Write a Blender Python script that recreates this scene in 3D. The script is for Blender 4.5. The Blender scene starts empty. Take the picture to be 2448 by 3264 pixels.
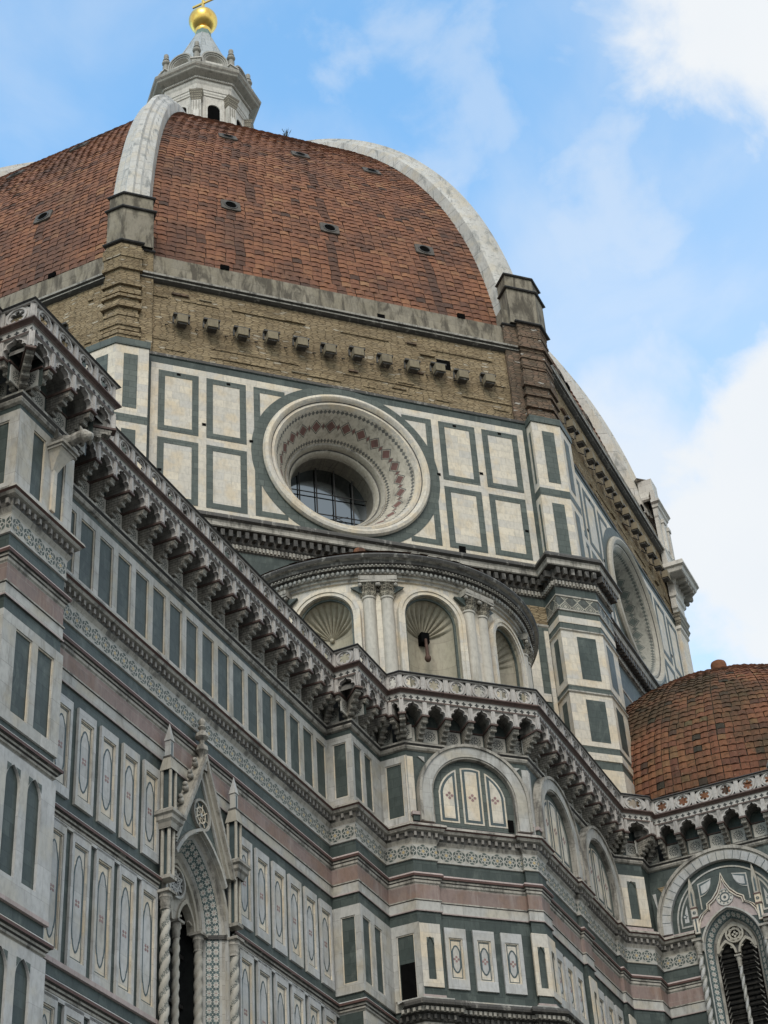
import bpy, math, random
from mathutils import Vector, Matrix
random.seed(7)
scene = bpy.context.scene
COL = scene.collection
R = math.radians
S2 = 2 ** -.5
PI = math.pi

# ------------------------------------------------------------------ camera
cam_d = bpy.data.cameras.new('camera')
cam = bpy.data.objects.new('camera', cam_d)
COL.objects.link(cam)
cam_d.sensor_fit = 'HORIZONTAL'
cam_d.sensor_width = 36.0
cam_d.lens = 83.5565
cam_d.clip_start = 0.5
cam_d.clip_end = 2000
rx, ux, fx = (0.42798565, -0.90192422, -0.05797401), (-0.52053873, -0.29843033, 0.79998673), (0.73882861, 0.31220513, 0.59721039)
cam.matrix_world = Matrix(((rx[0], ux[0], -fx[0], -76.906), (rx[1], ux[1], -fx[1], -44.794),
                           (rx[2], ux[2], -fx[2], 1.6), (0, 0, 0, 1)))
scene.camera = cam

# ------------------------------------------------------------------ light
SUN_EL, SUN_AZ = 42.0, 200.0          # azimuth of the sun counted from +X (east) anticlockwise
sd = (math.cos(R(SUN_EL)) * math.cos(R(SUN_AZ)), math.cos(R(SUN_EL)) * math.sin(R(SUN_AZ)), math.sin(R(SUN_EL)))
sun_d = bpy.data.lights.new('sun', 'SUN')
sun_d.energy = 1.5
sun_d.angle = R(24)
sun_d.color = (1.0, 0.955, 0.88)
sun = bpy.data.objects.new('sun', sun_d)
COL.objects.link(sun)
sun.rotation_euler = Vector(sd).to_track_quat('Z', 'Y').to_euler()
sun.location = (0, 0, 200)

scene.view_settings.view_transform = 'Standard'
scene.view_settings.look = 'None'
scene.view_settings.gamma = 1.0
scene.view_settings.exposure = 0.40

# ------------------------------------------------------------------ node helper
class NT:
    def __init__(s, tree):
        s.t = tree; s.n = tree.nodes; s.l = tree.links
    def new(s, typ, **kw):
        nd = s.n.new(typ)
        for k, v in kw.items(): setattr(nd, k, v)
        return nd
    def put(s, sock, v):
        if isinstance(v, bpy.types.NodeSocket): s.l.new(v, sock)
        elif isinstance(v, (tuple, list)):
            v = tuple(v)
            if sock.type == 'RGBA' and len(v) == 3: v = v + (1.0,)
            sock.default_value = v
        else: sock.default_value = v
    def m(s, op, a, b=0.0, c=0.0):
        nd = s.new('ShaderNodeMath', operation=op)
        s.put(nd.inputs[0], a); s.put(nd.inputs[1], b); s.put(nd.inputs[2], c)
        return nd.outputs[0]
    def v(s, op, a, b=(0, 0, 0)):
        nd = s.new('ShaderNodeVectorMath', operation=op)
        s.put(nd.inputs[0], a); s.put(nd.inputs[1], b)
        return nd.outputs[1] if op in ('DOT_PRODUCT', 'LENGTH') else nd.outputs[0]
    def mix(s, f, a, b, mode='MIX'):
        nd = s.new('ShaderNodeMix', data_type='RGBA', blend_type=mode)
        s.put(nd.inputs[0], f); s.put(nd.inputs[6], a); s.put(nd.inputs[7], b)
        return nd.outputs[2]
    def noise(s, vec, scale, detail=4.0, rough=0.55, dist=0.0):
        nd = s.new('ShaderNodeTexNoise')
        s.put(nd.inputs['Vector'], vec); nd.inputs['Scale'].default_value = scale
        nd.inputs['Detail'].default_value = detail; nd.inputs['Roughness'].default_value = rough
        nd.inputs['Distortion'].default_value = dist
        return nd.outputs['Fac']
    def ss(s, x, lo, hi, a=0.0, b=1.0):
        nd = s.new('ShaderNodeMapRange', interpolation_type='SMOOTHSTEP')
        s.put(nd.inputs[0], x); s.put(nd.inputs[1], lo); s.put(nd.inputs[2], hi)
        s.put(nd.inputs[3], a); s.put(nd.inputs[4], b)
        return nd.outputs[0]
    def scale(s, vec, sc):
        nd = s.new('ShaderNodeVectorMath', operation='MULTIPLY')
        s.put(nd.inputs[0], vec); nd.inputs[1].default_value = sc
        return nd.outputs[0]

# ------------------------------------------------------------------ sky
world = bpy.data.worlds.new('World')
scene.world = world
world.use_nodes = True
N = NT(world.node_tree)
N.n.clear()
sky = N.new('ShaderNodeTexSky', sky_type='NISHITA')
sky.sun_disc = False
sky.sun_elevation = R(SUN_EL)
sky.sun_rotation = R(90 - SUN_AZ)
sky.altitude = 50; sky.air_density = 1.0; sky.dust_density = 0.6; sky.ozone_density = 1.5
tc = N.new('ShaderNodeTexCoord')
D = tc.outputs['Generated']
n1 = N.noise(D, 7.0, 7, 0.55, 0.6)
n2 = N.noise(N.scale(D, (1.0, 1.0, 1.9)), 3.0, 5, 0.5, 0.3)
wisp = N.m('MULTIPLY', N.ss(N.m('ADD', N.m('MULTIPLY', n1, 0.5), N.m('MULTIPLY', n2, 0.5)), 0.39, 0.64), 0.5)
n3 = N.m('SUBTRACT', N.noise(D, 13.0, 8, 0.56, 0.25), 0.5)
def blob(c, r0, r1, amp):
    """soft cloud bank round a direction; radii in degrees, amp = raggedness of its edge"""
    c = Vector(c).normalized()
    ang = N.m('MULTIPLY', N.m('ARCCOSINE', N.m('MINIMUM', N.v('DOT_PRODUCT', D, tuple(c)), 1.0)), 180 / PI)
    return N.ss(N.m('ADD', ang, N.m('MULTIPLY', n3, amp * 2)), r1, r0)
big = 0.0
for c, r0, r1, amp, k in (((0.6315, 0.0002, 0.7754), 3.8, 7.6, 5.0, 1.0), ((0.8248, 0.0746, 0.5574), 5.2, 7.9, 3.4, 1.0), ((0.80, 0.17, 0.575), 1.5, 8.5, 5.0, 0.85),
                          ((0.582, 0.2133, 0.7847), 0.0, 1.9, 4.5, 0.34), ((0.5787, 0.2501, 0.7763), 0.0, 1.5, 4.5, 0.32), ((0.69, 0.17, 0.705), 0.0, 6.0, 10.0, 0.5), ((0.63, 0.19, 0.75), 0.0, 4.0, 10.0, 0.32),
                          ((-0.55, -0.6, 0.5), 35, 75, 12, 1.0), ((-0.6, 0.7, 0.4), 15, 40, 12, 1.0), ((0.2, -0.9, 0.45), 15, 42, 12, 1.0)):  # cloud banks out of view, added to whiten the light on the walls
    v = N.m('MULTIPLY', blob(c, r0, r1, amp), k)
    big = v if big == 0.0 else N.m('MAXIMUM', big, v)
low = N.ss(N.v('DOT_PRODUCT', D, (0.0, -0.62, -0.78)), -0.75, -0.42, 0.0, 0.45)
dens = N.m('MINIMUM', N.m('MAXIMUM', N.m('ADD', N.m('MULTIPLY', wisp, 0.8), low), N.m('MULTIPLY', big, 0.97)), 1.0)
bg1 = N.new('ShaderNodeBackground'); N.put(bg1.inputs[0], N.mix(1.0, sky.outputs[0], (1.75, 2.25, 2.15), 'MULTIPLY')); bg1.inputs[1].default_value = 0.15
shade = N.noise(D, 9.0, 5, 0.5)
bg2 = N.new('ShaderNodeBackground'); N.put(bg2.inputs[0], N.mix(shade, (0.62, 0.66, 0.70), (0.72, 0.73, 0.735))); bg2.inputs[1].default_value = 1.0
mx = N.new('ShaderNodeMixShader'); N.put(mx.inputs[0], dens); N.l.new(bg1.outputs[0], mx.inputs[1]); N.l.new(bg2.outputs[0], mx.inputs[2])
wo = N.new('ShaderNodeOutputWorld'); N.l.new(mx.outputs[0], wo.inputs[0])

# ------------------------------------------------------------------ materials
def new_mat(name):
    m = bpy.data.materials.new(name); m.use_nodes = True
    n = NT(m.node_tree)
    bsdf = n.n['Principled BSDF']
    return m, n, bsdf

def coords(n):
    """uv in metres, shifted per object, and world position"""
    uv = n.new('ShaderNodeUVMap').outputs[0]
    info = n.new('ShaderNodeObjectInfo')
    off = n.new('ShaderNodeCombineXYZ')
    n.put(off.inputs[0], n.m('MULTIPLY', info.outputs['Random'], 37.0)); n.put(off.inputs[1], n.m('MULTIPLY', info.outputs['Random'], 11.0))
    uvo = n.v('ADD', uv, off.outputs[0])
    pos = n.new('ShaderNodeNewGeometry').outputs['Position']
    return uv, uvo, pos

def stone(name, c1, c2, block=(0.6, 0.3), mortar=(0.5, 0.5, 0.5), msize=0.006, stain=(0.1, 0.09, 0.08), amt=0.35, rough=0.6,
          streak=0.3, bump=0.15, lo=0.5, hi=0.75, big=0.25, nscale=2.2, warm=None, spec=0.3, warp=0.0):
    m, n, b = new_mat(name)
    uv, uvo, pos = coords(n)
    br = n.new('ShaderNodeTexBrick')
    if warp:
        nz = n.new('ShaderNodeTexNoise'); n.put(nz.inputs['Vector'], n.scale(pos, (0.6, 0.6, 2.2))); nz.inputs['Scale'].default_value = 1.5; nz.inputs['Detail'].default_value = 3
        uvo = n.v('ADD', uvo, n.scale(n.v('SUBTRACT', nz.outputs['Color'], (0.5, 0.5, 0.5)), (warp * 2.0, warp, 0)))
    n.put(br.inputs['Vector'], uvo); br.inputs['Scale'].default_value = 1.0
    n.put(br.inputs['Color1'], c1); n.put(br.inputs['Color2'], c2); n.put(br.inputs['Mortar'], mortar)
    br.inputs['Mortar Size'].default_value = msize; br.inputs['Mortar Smooth'].default_value = 0.3
    br.inputs['Brick Width'].default_value = block[0]; br.inputs['Row Height'].default_value = block[1]
    br.inputs['Bias'].default_value = 0.0
    br.offset = 0.43
    col = br.outputs['Color']
    nb = n.noise(pos, 0.55, 4, 0.6)
    col = n.mix(n.m('MULTIPLY', n.ss(nb, 0.35, 0.65), big), col, tuple(x * 0.55 for x in c1))
    if warm:
        nw = n.noise(pos, 1.1, 3, 0.5)
        col = n.mix(n.m('MULTIPLY', n.ss(nw, 0.46, 0.66), 0.62), col, warm)
    fine = n.noise(n.scale(pos, (1, 1, 0.5)), 9.0, 5, 0.6)
    col = n.mix(n.m('MULTIPLY', n.ss(fine, 0.42, 0.66), 0.28), col, tuple(x * 0.5 for x in c2))
    st = n.noise(n.scale(pos, (1, 1, streak)), nscale, 6, 0.68, 0.5)
    col = n.mix(n.m('MULTIPLY', n.ss(st, lo, hi), amt), col, stain)
    n.put(b.inputs['Base Color'], col)
    b.inputs['Roughness'].default_value = rough
    b.inputs['Specular IOR Level'].default_value = spec
    if bump:
        bp = n.new('ShaderNodeBump'); bp.inputs['Strength'].default_value = bump; bp.inputs['Distance'].default_value = 0.05
        h = n.m('SUBTRACT', n.noise(pos, 5.0, 6, 0.65), n.m('MULTIPLY', br.outputs['Fac'], 0.6))
        n.put(bp.inputs['Height'], h); n.l.new(bp.outputs[0], b.inputs['Normal'])
    return m

def plain(name, col, rough=0.6, metal=0.0, spec=0.4):
    m, n, b = new_mat(name)
    uv, uvo, pos = coords(n)
    f = n.noise(pos, 6.0, 4, 0.6)
    n.put(b.inputs['Base Color'], n.mix(n.ss(f, 0.35, 0.7), col, tuple(x * 0.72 for x in col)))
    b.inputs['Roughness'].default_value = rough; b.inputs['Metallic'].default_value = metal
    b.inputs['Specular IOR Level'].default_value = spec
    return m

def polar(n, uv, cw, ch, ou=0.0, ov=0.0, mirror=False):
    sx = n.new('ShaderNodeSeparateXYZ'); n.put(sx.inputs[0], uv)
    x = n.m('SUBTRACT', n.m('FRACT', n.m('DIVIDE', n.m('SUBTRACT', sx.outputs[0], ou), cw)), 0.5)
    y = n.m('SUBTRACT', n.m('FRACT', n.m('DIVIDE', n.m('SUBTRACT', sx.outputs[1], ov), ch)), 0.5)
    r = n.m('SQRT', n.m('ADD', n.m('MULTIPLY', x, x), n.m('MULTIPLY', y, y)))
    th = n.m('ARCTAN2', y, x)
    return x, y, r, th

def inlay(name, kind, cw, ch, ou, ov, light, dark, accent=None, amt=0.35, rough=0.6):
    m, n, b = new_mat(name)
    uv, uvo, pos = coords(n)
    x, y, r, th = polar(n, uv, cw, ch, ou, ov)
    ax, ay = n.m('ABSOLUTE', x), n.m('ABSOLUTE', y)
    def band(val, c, w): return n.m('LESS_THAN', n.m('ABSOLUTE', n.m('SUBTRACT', val, c)), w)
    acc = 0.0
    if kind == 'star':
        c6 = n.m('COSINE', n.m('MULTIPLY', th, 6.0))
        f1 = band(n.m('SUBTRACT', r, n.m('MULTIPLY', c6, 0.055)), 0.345, 0.035)
        f2 = band(n.m('ADD', r, n.m('MULTIPLY', c6, 0.045)), 0.17, 0.05)
        f3 = n.m('GREATER_THAN', n.m('ADD', r, n.m('MULTIPLY', c6, 0.03)), 0.475)
        w = n.m('MAXIMUM', n.m('MAXIMUM', f1, f2), f3)
        acc = n.m('LESS_THAN', r, 0.10)
    elif kind == 'rosette':
        c8 = n.m('COSINE', n.m('MULTIPLY', th, 8.0))
        f1 = n.m('GREATER_THAN', r, 0.37)
        f2 = band(n.m('SUBTRACT', r, n.m('MULTIPLY', c8, 0.05)), 0.20, 0.04)
        f3 = n.m('LESS_THAN', r, 0.07)
        f4 = n.m('MULTIPLY', n.m('GREATER_THAN', n.m('COSINE', n.m('MULTIPLY', th, 16.0)), 0.25), n.m('GREATER_THAN', r, 0.26))
        w = n.m('MAXIMUM', n.m('MAXIMUM', f1, f2), n.m('MAXIMUM', f3, f4))
    elif kind == 'flower':
        c4 = n.m('ABSOLUTE', n.m('COSINE', n.m('MULTIPLY', th, 4.0)))
        w = n.m('LESS_THAN', n.m('SUBTRACT', r, n.m('MULTIPLY', c4, 0.22)), 0.24)
        acc = n.m('LESS_THAN', n.m('ADD', ax, ay), 0.10)
        w = n.m('MULTIPLY', w, n.m('GREATER_THAN', n.m('ADD', n.m('MULTIPLY', ax, ay), 0.0), 0.0025))
        edge = n.m('GREATER_THAN', n.m('ADD', ax, ay), 0.9)
        w = n.m('MAXIMUM', w, edge)
    elif kind == 'quatrefoil':
        c2 = n.m('ABSOLUTE', n.m('COSINE', n.m('MULTIPLY', th, 2.0)))
        w = n.m('GREATER_THAN', n.m('SUBTRACT', r, n.m('MULTIPLY', c2, 0.17)), 0.16)
    elif kind == 'mosaic':
        # one cell = one lozenge of the splayed oculus band, v runs 0..1 across it
        sx = n.new('ShaderNodeSeparateXYZ'); n.put(sx.inputs[0], uv)
        yy = n.m('ABSOLUTE', n.m('SUBTRACT', sx.outputs[1], 0.5))
        loz = n.m('ADD', n.m('MULTIPLY', ax, 1.3), n.m('MULTIPLY', yy, 2.6))
        x2 = n.m('ABSOLUTE', n.m('SUBTRACT', ax, 0.5))
        loz2 = n.m('ADD', n.m('MULTIPLY', x2, 3.6), n.m('MULTIPLY', yy, 4.2))
        acc = n.m('MAXIMUM', n.m('LESS_THAN', loz, 0.40), n.m('LESS_THAN', loz2, 0.36))
        dk = n.m('MAXIMUM', band(loz, 0.50, 0.05), band(loz2, 0.44, 0.05))
        tri = n.m('ABSOLUTE', n.m('SUBTRACT', n.m('FRACT', n.m('MULTIPLY', sx.outputs[0], 4.0)), 0.5))
        e = n.m('SUBTRACT', yy, 0.36)
        zig = n.m('MULTIPLY', n.m('LESS_THAN', n.m('ABSOLUTE', n.m('SUBTRACT', n.m('ABSOLUTE', n.m('SUBTRACT', yy, 0.415)), 0.0)), n.m('MULTIPLY', tri, 0.13)), n.m('GREATER_THAN', yy, 0.34))
        w = n.m('SUBTRACT', 1.0, n.m('MAXIMUM', dk, zig))
    elif kind == 'lattice':
        l1 = n.m('ADD', ax, ay)
        w = n.m('MAXIMUM', band(l1, 0.46, 0.06), n.m('LESS_THAN', l1, 0.16))
        w = n.m('MAXIMUM', w, band(l1, 0.28, 0.04))
    elif kind == 'leaf':
        c5 = n.m('COSINE', n.m('ADD', n.m('MULTIPLY', th, 5.0), n.m('MULTIPLY', r, 9.0)))
        w = n.m('MAXIMUM', n.m('LESS_THAN', n.m('SUBTRACT', r, n.m('MULTIPLY', c5, 0.12)), 0.30), n.m('GREATER_THAN', ax, 0.44))
    fl = n.noise(pos, 7.0, 4, 0.6)
    lc = n.mix(n.m('MULTIPLY', n.ss(fl, 0.4, 0.65), 0.4), light, tuple(q * 0.6 for q in light))
    dc = n.mix(n.ss(fl, 0.35, 0.6), dark, tuple(q * 1.7 for q in dark))
    col = n.mix(w, dc, lc)
    if accent: col = n.mix(acc, col, accent)
    st = n.noise(n.scale(pos, (1, 1, 0.35)), 2.2, 6, 0.68, 0.4)
    col = n.mix(n.m('MULTIPLY', n.ss(st, 0.46, 0.72), amt), col, (0.055, 0.05, 0.042))
    n.put(b.inputs['Base Color'], col)
    b.inputs['Roughness'].default_value = rough; b.inputs['Specular IOR Level'].default_value = 0.3
    return m

M = {}
M['white'] = stone('white_marble', (0.47, 0.46, 0.43), (0.375, 0.37, 0.345), (0.9, 0.55), (0.2, 0.19, 0.17), 0.006, (0.13, 0.12, 0.10), 0.62, lo=0.47, hi=0.74, warm=(0.41, 0.365, 0.28))
M['bluewhite'] = stone('cool_white_marble', (0.49, 0.49, 0.48), (0.405, 0.405, 0.395), (1.1, 0.8), (0.26, 0.25, 0.24), 0.005, (0.17, 0.16, 0.14), 0.52, lo=0.48, hi=0.74, warm=(0.44, 0.41, 0.345))
M['cream'] = stone('cream_marble', (0.66, 0.585, 0.465), (0.50, 0.475, 0.43), (0.8, 0.42), (0.36, 0.32, 0.26), 0.006, (0.24, 0.215, 0.17), 0.34, warm=(0.58, 0.47, 0.32), big=0.15)
M['aged'] = stone('weathered_marble', (0.41, 0.385, 0.335), (0.34, 0.315, 0.27), (0.5, 0.4), (0.16, 0.14, 0.12), 0.006, (0.035, 0.032, 0.028), 0.75, bump=0.3, lo=0.46, hi=0.66)
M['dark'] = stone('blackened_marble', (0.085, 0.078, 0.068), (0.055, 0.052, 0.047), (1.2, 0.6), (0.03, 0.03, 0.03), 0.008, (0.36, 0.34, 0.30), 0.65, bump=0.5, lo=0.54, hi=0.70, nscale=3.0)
M['lead'] = stone('dark_coping', (0.06, 0.056, 0.052), (0.04, 0.038, 0.036), (0.9, 0.5), (0.02, 0.02, 0.02), 0.01, (0.16, 0.14, 0.12), 0.4, bump=0.4)
M['redbrown'] = stone('red_brown_moulding', (0.12, 0.075, 0.06), (0.085, 0.055, 0.048), (0.9, 0.5), (0.04, 0.03, 0.03), 0.008, (0.2, 0.17, 0.15), 0.4)
M['green'] = stone('green_serpentine', (0.070, 0.088, 0.080), (0.038, 0.052, 0.047), (0.55, 0.36), (0.026, 0.034, 0.031), 0.008, (0.125, 0.145, 0.128), 0.6, rough=0.5, streak=0.5, big=0.4)
M['green2'] = stone('pale_green_serpentine', (0.11, 0.128, 0.112), (0.068, 0.084, 0.075), (0.6, 0.33), (0.035, 0.044, 0.04), 0.012, (0.045, 0.056, 0.05), 0.65, rough=0.55, streak=0.5)
M['line'] = plain('green_inlay_line', (0.062, 0.088, 0.092), 0.5)
M['pink'] = stone('pink_marble', (0.255, 0.185, 0.165), (0.20, 0.15, 0.132), (0.75, 0.6), (0.30, 0.27, 0.24), 0.006, (0.33, 0.28, 0.25), 0.65, streak=0.12, warm=(0.22, 0.14, 0.10))
M['pinkish'] = stone('pinkish_sill_marble', (0.44, 0.36, 0.34), (0.36, 0.30, 0.28), (0.9, 0.6), (0.24, 0.2, 0.18), 0.005, (0.2, 0.16, 0.14), 0.4)
M['redline'] = plain('red_marble_fillet', (0.115, 0.062, 0.052), 0.6)
M['rose'] = plain('rose_inlay', (0.27, 0.165, 0.155), 0.5)
M['plaster'] = stone('grey_plaster', (0.275, 0.242, 0.185), (0.235, 0.208, 0.162), (4.0, 2.0), (0.14, 0.12, 0.09), 0.01, (0.07, 0.06, 0.046), 0.9, rough=0.9, streak=0.25, bump=0.4, lo=0.42, hi=0.62, warm=(0.22, 0.19, 0.135))
M['rib'] = stone('rib_marble', (0.54, 0.52, 0.475), (0.45, 0.43, 0.39), (3.0, 1.5), (0.16, 0.155, 0.145), 0.02, (0.15, 0.155, 0.145), 0.75, bump=0.3, lo=0.52, hi=0.68, nscale=1.3, streak=0.35, warm=(0.50, 0.44, 0.34))
M['lantern'] = stone('lantern_marble', (0.62, 0.59, 0.53), (0.53, 0.50, 0.45), (0.8, 0.5), (0.3, 0.28, 0.24), 0.006, (0.13, 0.125, 0.115), 0.5, bump=0.2, lo=0.48, hi=0.72)
M['lantern_dark'] = stone('lantern_grey_marble', (0.34, 0.32, 0.275), (0.27, 0.255, 0.22), (0.8, 0.5), (0.1, 0.1, 0.09), 0.006, (0.07, 0.068, 0.06), 0.6, bump=0.3)
M['cone'] = stone('cone_slabs', (0.40, 0.42, 0.42), (0.33, 0.35, 0.35), (0.9, 1.4), (0.16, 0.17, 0.17), 0.02, (0.10, 0.13, 0.125), 0.6, bump=0.2)
M['iron'] = plain('iron', (0.03, 0.028, 0.026), 0.6)
M['void'] = plain('dark_opening', (0.006, 0.006, 0.006), 0.9, 0.0, 0.0)
M['louvre'] = stone('louvred_boards', (0.028, 0.026, 0.023), (0.02, 0.019, 0.017), (2.0, 0.18), (0.006, 0.006, 0.006), 0.05, (0.055, 0.05, 0.042), 0.5, rough=0.9, bump=0.6, spec=0.1)
M['pave'] = stone('paving', (0.16, 0.155, 0.145), (0.12, 0.117, 0.11), (1.2, 0.6), (0.06, 0.06, 0.055), 0.01, (0.08, 0.08, 0.075), 0.4, rough=0.85)
WL, GD = (0.40, 0.385, 0.345), (0.045, 0.058, 0.052)
M['star'] = inlay('star_inlay', 'star', 0.46, 0.48, 0.0, 27.42, WL, GD, (0.44, 0.34, 0.18), 0.3)
M['rosette'] = inlay('rosette_inlay', 'rosette', 0.54, 0.54, -0.27, 31.79, (0.44, 0.42, 0.37), (0.045, 0.05, 0.048), None, 0.5)
M['flower'] = inlay('flower_inlay', 'flower', 0.235, 0.235, 0.0, 0.0, (0.50, 0.48, 0.43), (0.05, 0.075, 0.075), (0.30, 0.14, 0.12), 0.25)
M['quatre'] = inlay('painted_quatrefoils', 'quatrefoil', 0.245, 0.25, 0.0, 32.965, (0.44, 0.42, 0.38), (0.02, 0.021, 0.02), None, 0.35)  # holes are not cut, their shade is painted as dark quatrefoils
M['mosaic'] = inlay('splay_mosaic', 'mosaic', 1.0, 1.0, 0.0, 0.0, (0.50, 0.455, 0.375), (0.09, 0.088, 0.08), (0.175, 0.092, 0.08), 0.6)
M['lattice'] = inlay('lozenge_inlay', 'lattice', 0.62, 0.62, 0.0, 45.0, (0.34, 0.32, 0.26), (0.05, 0.055, 0.05), None, 0.55)
M['leaf'] = inlay('carved_leaves', 'leaf', 0.16, 0.2, 0.0, 0.0, (0.40, 0.36, 0.28), (0.06, 0.052, 0.04), None, 0.4)
M['niche'] = stone('niche_stone', (0.40, 0.36, 0.27), (0.33, 0.295, 0.225), (1.6, 1.2), (0.2, 0.18, 0.14), 0.008, (0.12, 0.105, 0.08), 0.5)
M['rust'] = plain('rusty_iron', (0.09, 0.05, 0.036), 0.8)
M['column'] = stone('column_marble', (0.50, 0.465, 0.40), (0.44, 0.41, 0.355), (2.0, 2.6), (0.3, 0.28, 0.23), 0.004, (0.17, 0.15, 0.115), 0.55, streak=0.12, bump=0.1)
M['copper'] = plain('green_copper', (0.16, 0.24, 0.21), 0.6)
M['bracket'] = stone('bracket_stone', (0.235, 0.195, 0.13), (0.20, 0.168, 0.115), (3, 3), (0.15, 0.13, 0.1), 0.005, (0.11, 0.095, 0.07), 0.6, rough=0.9, bump=0.4)
def rubble(name, cols, mort, pale, cw=0.34, chh=0.10):
    """irregular flat stones laid in rough courses"""
    m, n, b = new_mat(name)
    uv, uvo, pos = coords(n)
    nz = n.new('ShaderNodeTexNoise'); n.put(nz.inputs['Vector'], pos); nz.inputs['Scale'].default_value = 0.9; nz.inputs['Detail'].default_value = 4
    w = n.v('ADD', uv, n.scale(n.v('SUBTRACT', nz.outputs['Color'], (0.5, 0.5, 0.5)), (0.5, 0.22, 0)))
    w = n.scale(w, (1 / cw, 1 / chh, 1))
    vo = n.new('ShaderNodeTexVoronoi', voronoi_dimensions='2D'); n.put(vo.inputs['Vector'], w); vo.inputs['Scale'].default_value = 1.0; vo.inputs['Randomness'].default_value = 0.75
    ve = n.new('ShaderNodeTexVoronoi', voronoi_dimensions='2D', feature='DISTANCE_TO_EDGE'); n.put(ve.inputs['Vector'], w); ve.inputs['Scale'].default_value = 1.0; ve.inputs['Randomness'].default_value = 0.75
    sp = n.new('ShaderNodeSeparateColor'); n.put(sp.inputs[0], vo.outputs['Color'])
    ramp = n.new('ShaderNodeValToRGB'); el = ramp.color_ramp.elements
    el[0].color = cols[0] + (1,); el[1].color = cols[-1] + (1,)
    for i, c in enumerate(cols[1:-1]): e = el.new((i + 1) / (len(cols) - 1)); e.color = c + (1,)
    n.put(ramp.inputs[0], sp.outputs[0])
    edge = n.ss(ve.outputs['Distance'], -0.05, 0.16)
    col = n.mix(edge, mort, ramp.outputs[0])
    col = n.mix(n.m('MULTIPLY', n.m('GREATER_THAN', sp.outputs[1], 0.972), edge), col, pale)
    lay = n.noise(n.scale(pos, (0.5, 0.5, 5.0)), 1.1, 5, 0.6, 0.3)
    col = n.mix(n.m('MULTIPLY', n.ss(lay, 0.50, 0.68), 0.55), col, tuple(q * 0.8 for q in mort))
    bigp = n.noise(pos, 0.45, 4, 0.6)
    col = n.mix(n.m('MULTIPLY', n.ss(bigp, 0.42, 0.66), 0.4), col, tuple(q * 0.62 for q in cols[0]))
    n.put(b.inputs['Base Color'], col); b.inputs['Roughness'].default_value = 0.95; b.inputs['Specular IOR Level'].default_value = 0.1
    bp = n.new('ShaderNodeBump'); bp.inputs['Strength'].default_value = 0.75; bp.inputs['Distance'].default_value = 0.06
    h = n.m('ADD', n.m('ADD', edge, n.m('MULTIPLY', sp.outputs[2], 0.9)), n.m('MULTIPLY', n.noise(pos, 6.0, 5, 0.65), 0.6))
    n.put(bp.inputs['Height'], h); n.l.new(bp.outputs[0], b.inputs['Normal'])
    return m
M['rubble'] = rubble('rubble_masonry', [(0.225, 0.168, 0.102), (0.29, 0.222, 0.135), (0.335, 0.26, 0.162), (0.255, 0.20, 0.13)], (0.155, 0.118, 0.075), (0.40, 0.35, 0.27))
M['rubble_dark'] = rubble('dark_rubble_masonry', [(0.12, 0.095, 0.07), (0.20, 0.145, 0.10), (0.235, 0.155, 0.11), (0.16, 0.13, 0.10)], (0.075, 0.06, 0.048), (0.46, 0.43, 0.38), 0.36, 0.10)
M['groove'] = inlay('inlaid_groove', 'flower', 0.09, 0.09, 0.0, 0.0, (0.40, 0.38, 0.33), (0.06, 0.068, 0.062), None, 0.3)
M['glass_and_shade'] = plain('leaded_glass_and_reveal_shade', (0.016, 0.018, 0.018), 0.25, 0.0, 0.4)
M['lantern_mid'] = stone('lantern_shell_marble', (0.40, 0.385, 0.345), (0.33, 0.32, 0.29), (0.8, 0.5), (0.15, 0.14, 0.12), 0.006, (0.1, 0.095, 0.085), 0.55, bump=0.25)
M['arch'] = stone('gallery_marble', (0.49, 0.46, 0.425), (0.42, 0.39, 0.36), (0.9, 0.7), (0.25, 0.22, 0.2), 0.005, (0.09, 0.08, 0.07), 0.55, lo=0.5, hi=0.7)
M['arch_dark'] = stone('gallery_marble_dark', (0.27, 0.25, 0.225), (0.22, 0.205, 0.185), (0.9, 0.7), (0.2, 0.18, 0.16), 0.005, (0.08, 0.075, 0.065), 0.6)
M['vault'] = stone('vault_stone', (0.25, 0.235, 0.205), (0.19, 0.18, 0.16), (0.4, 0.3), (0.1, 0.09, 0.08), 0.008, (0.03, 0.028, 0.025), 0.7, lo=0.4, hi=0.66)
M['corbel'] = stone('corbel_marble', (0.36, 0.335, 0.285), (0.28, 0.26, 0.225), (0.18, 0.09), (0.13, 0.12, 0.10), 0.012, (0.045, 0.04, 0.035), 0.6, lo=0.46, hi=0.66, bump=0.4)
M['gable'] = stone('gable_marble', (0.44, 0.41, 0.345), (0.37, 0.34, 0.28), (0.5, 0.4), (0.25, 0.22, 0.18), 0.005, (0.10, 0.085, 0.06), 0.5)
M['shaft'] = stone('shaft_marble', (0.46, 0.435, 0.38), (0.40, 0.375, 0.32), (3, 3), (0.3, 0.27, 0.22), 0.003, (0.10, 0.09, 0.07), 0.5, bump=0.1)
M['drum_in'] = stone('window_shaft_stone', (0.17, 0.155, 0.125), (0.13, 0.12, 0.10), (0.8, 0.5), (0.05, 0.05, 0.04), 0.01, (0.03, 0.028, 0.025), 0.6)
M['vous'] = M['bluewhite']
M['vent_stone'] = plain('vent_stone', (0.105, 0.092, 0.078), 0.9)
M['mosaic_green'] = inlay('green_splay_mosaic', 'mosaic', 1.0, 1.0, 0.0, 0.0, (0.30, 0.29, 0.245), (0.07, 0.075, 0.065), (0.10, 0.115, 0.10), 0.75)
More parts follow.
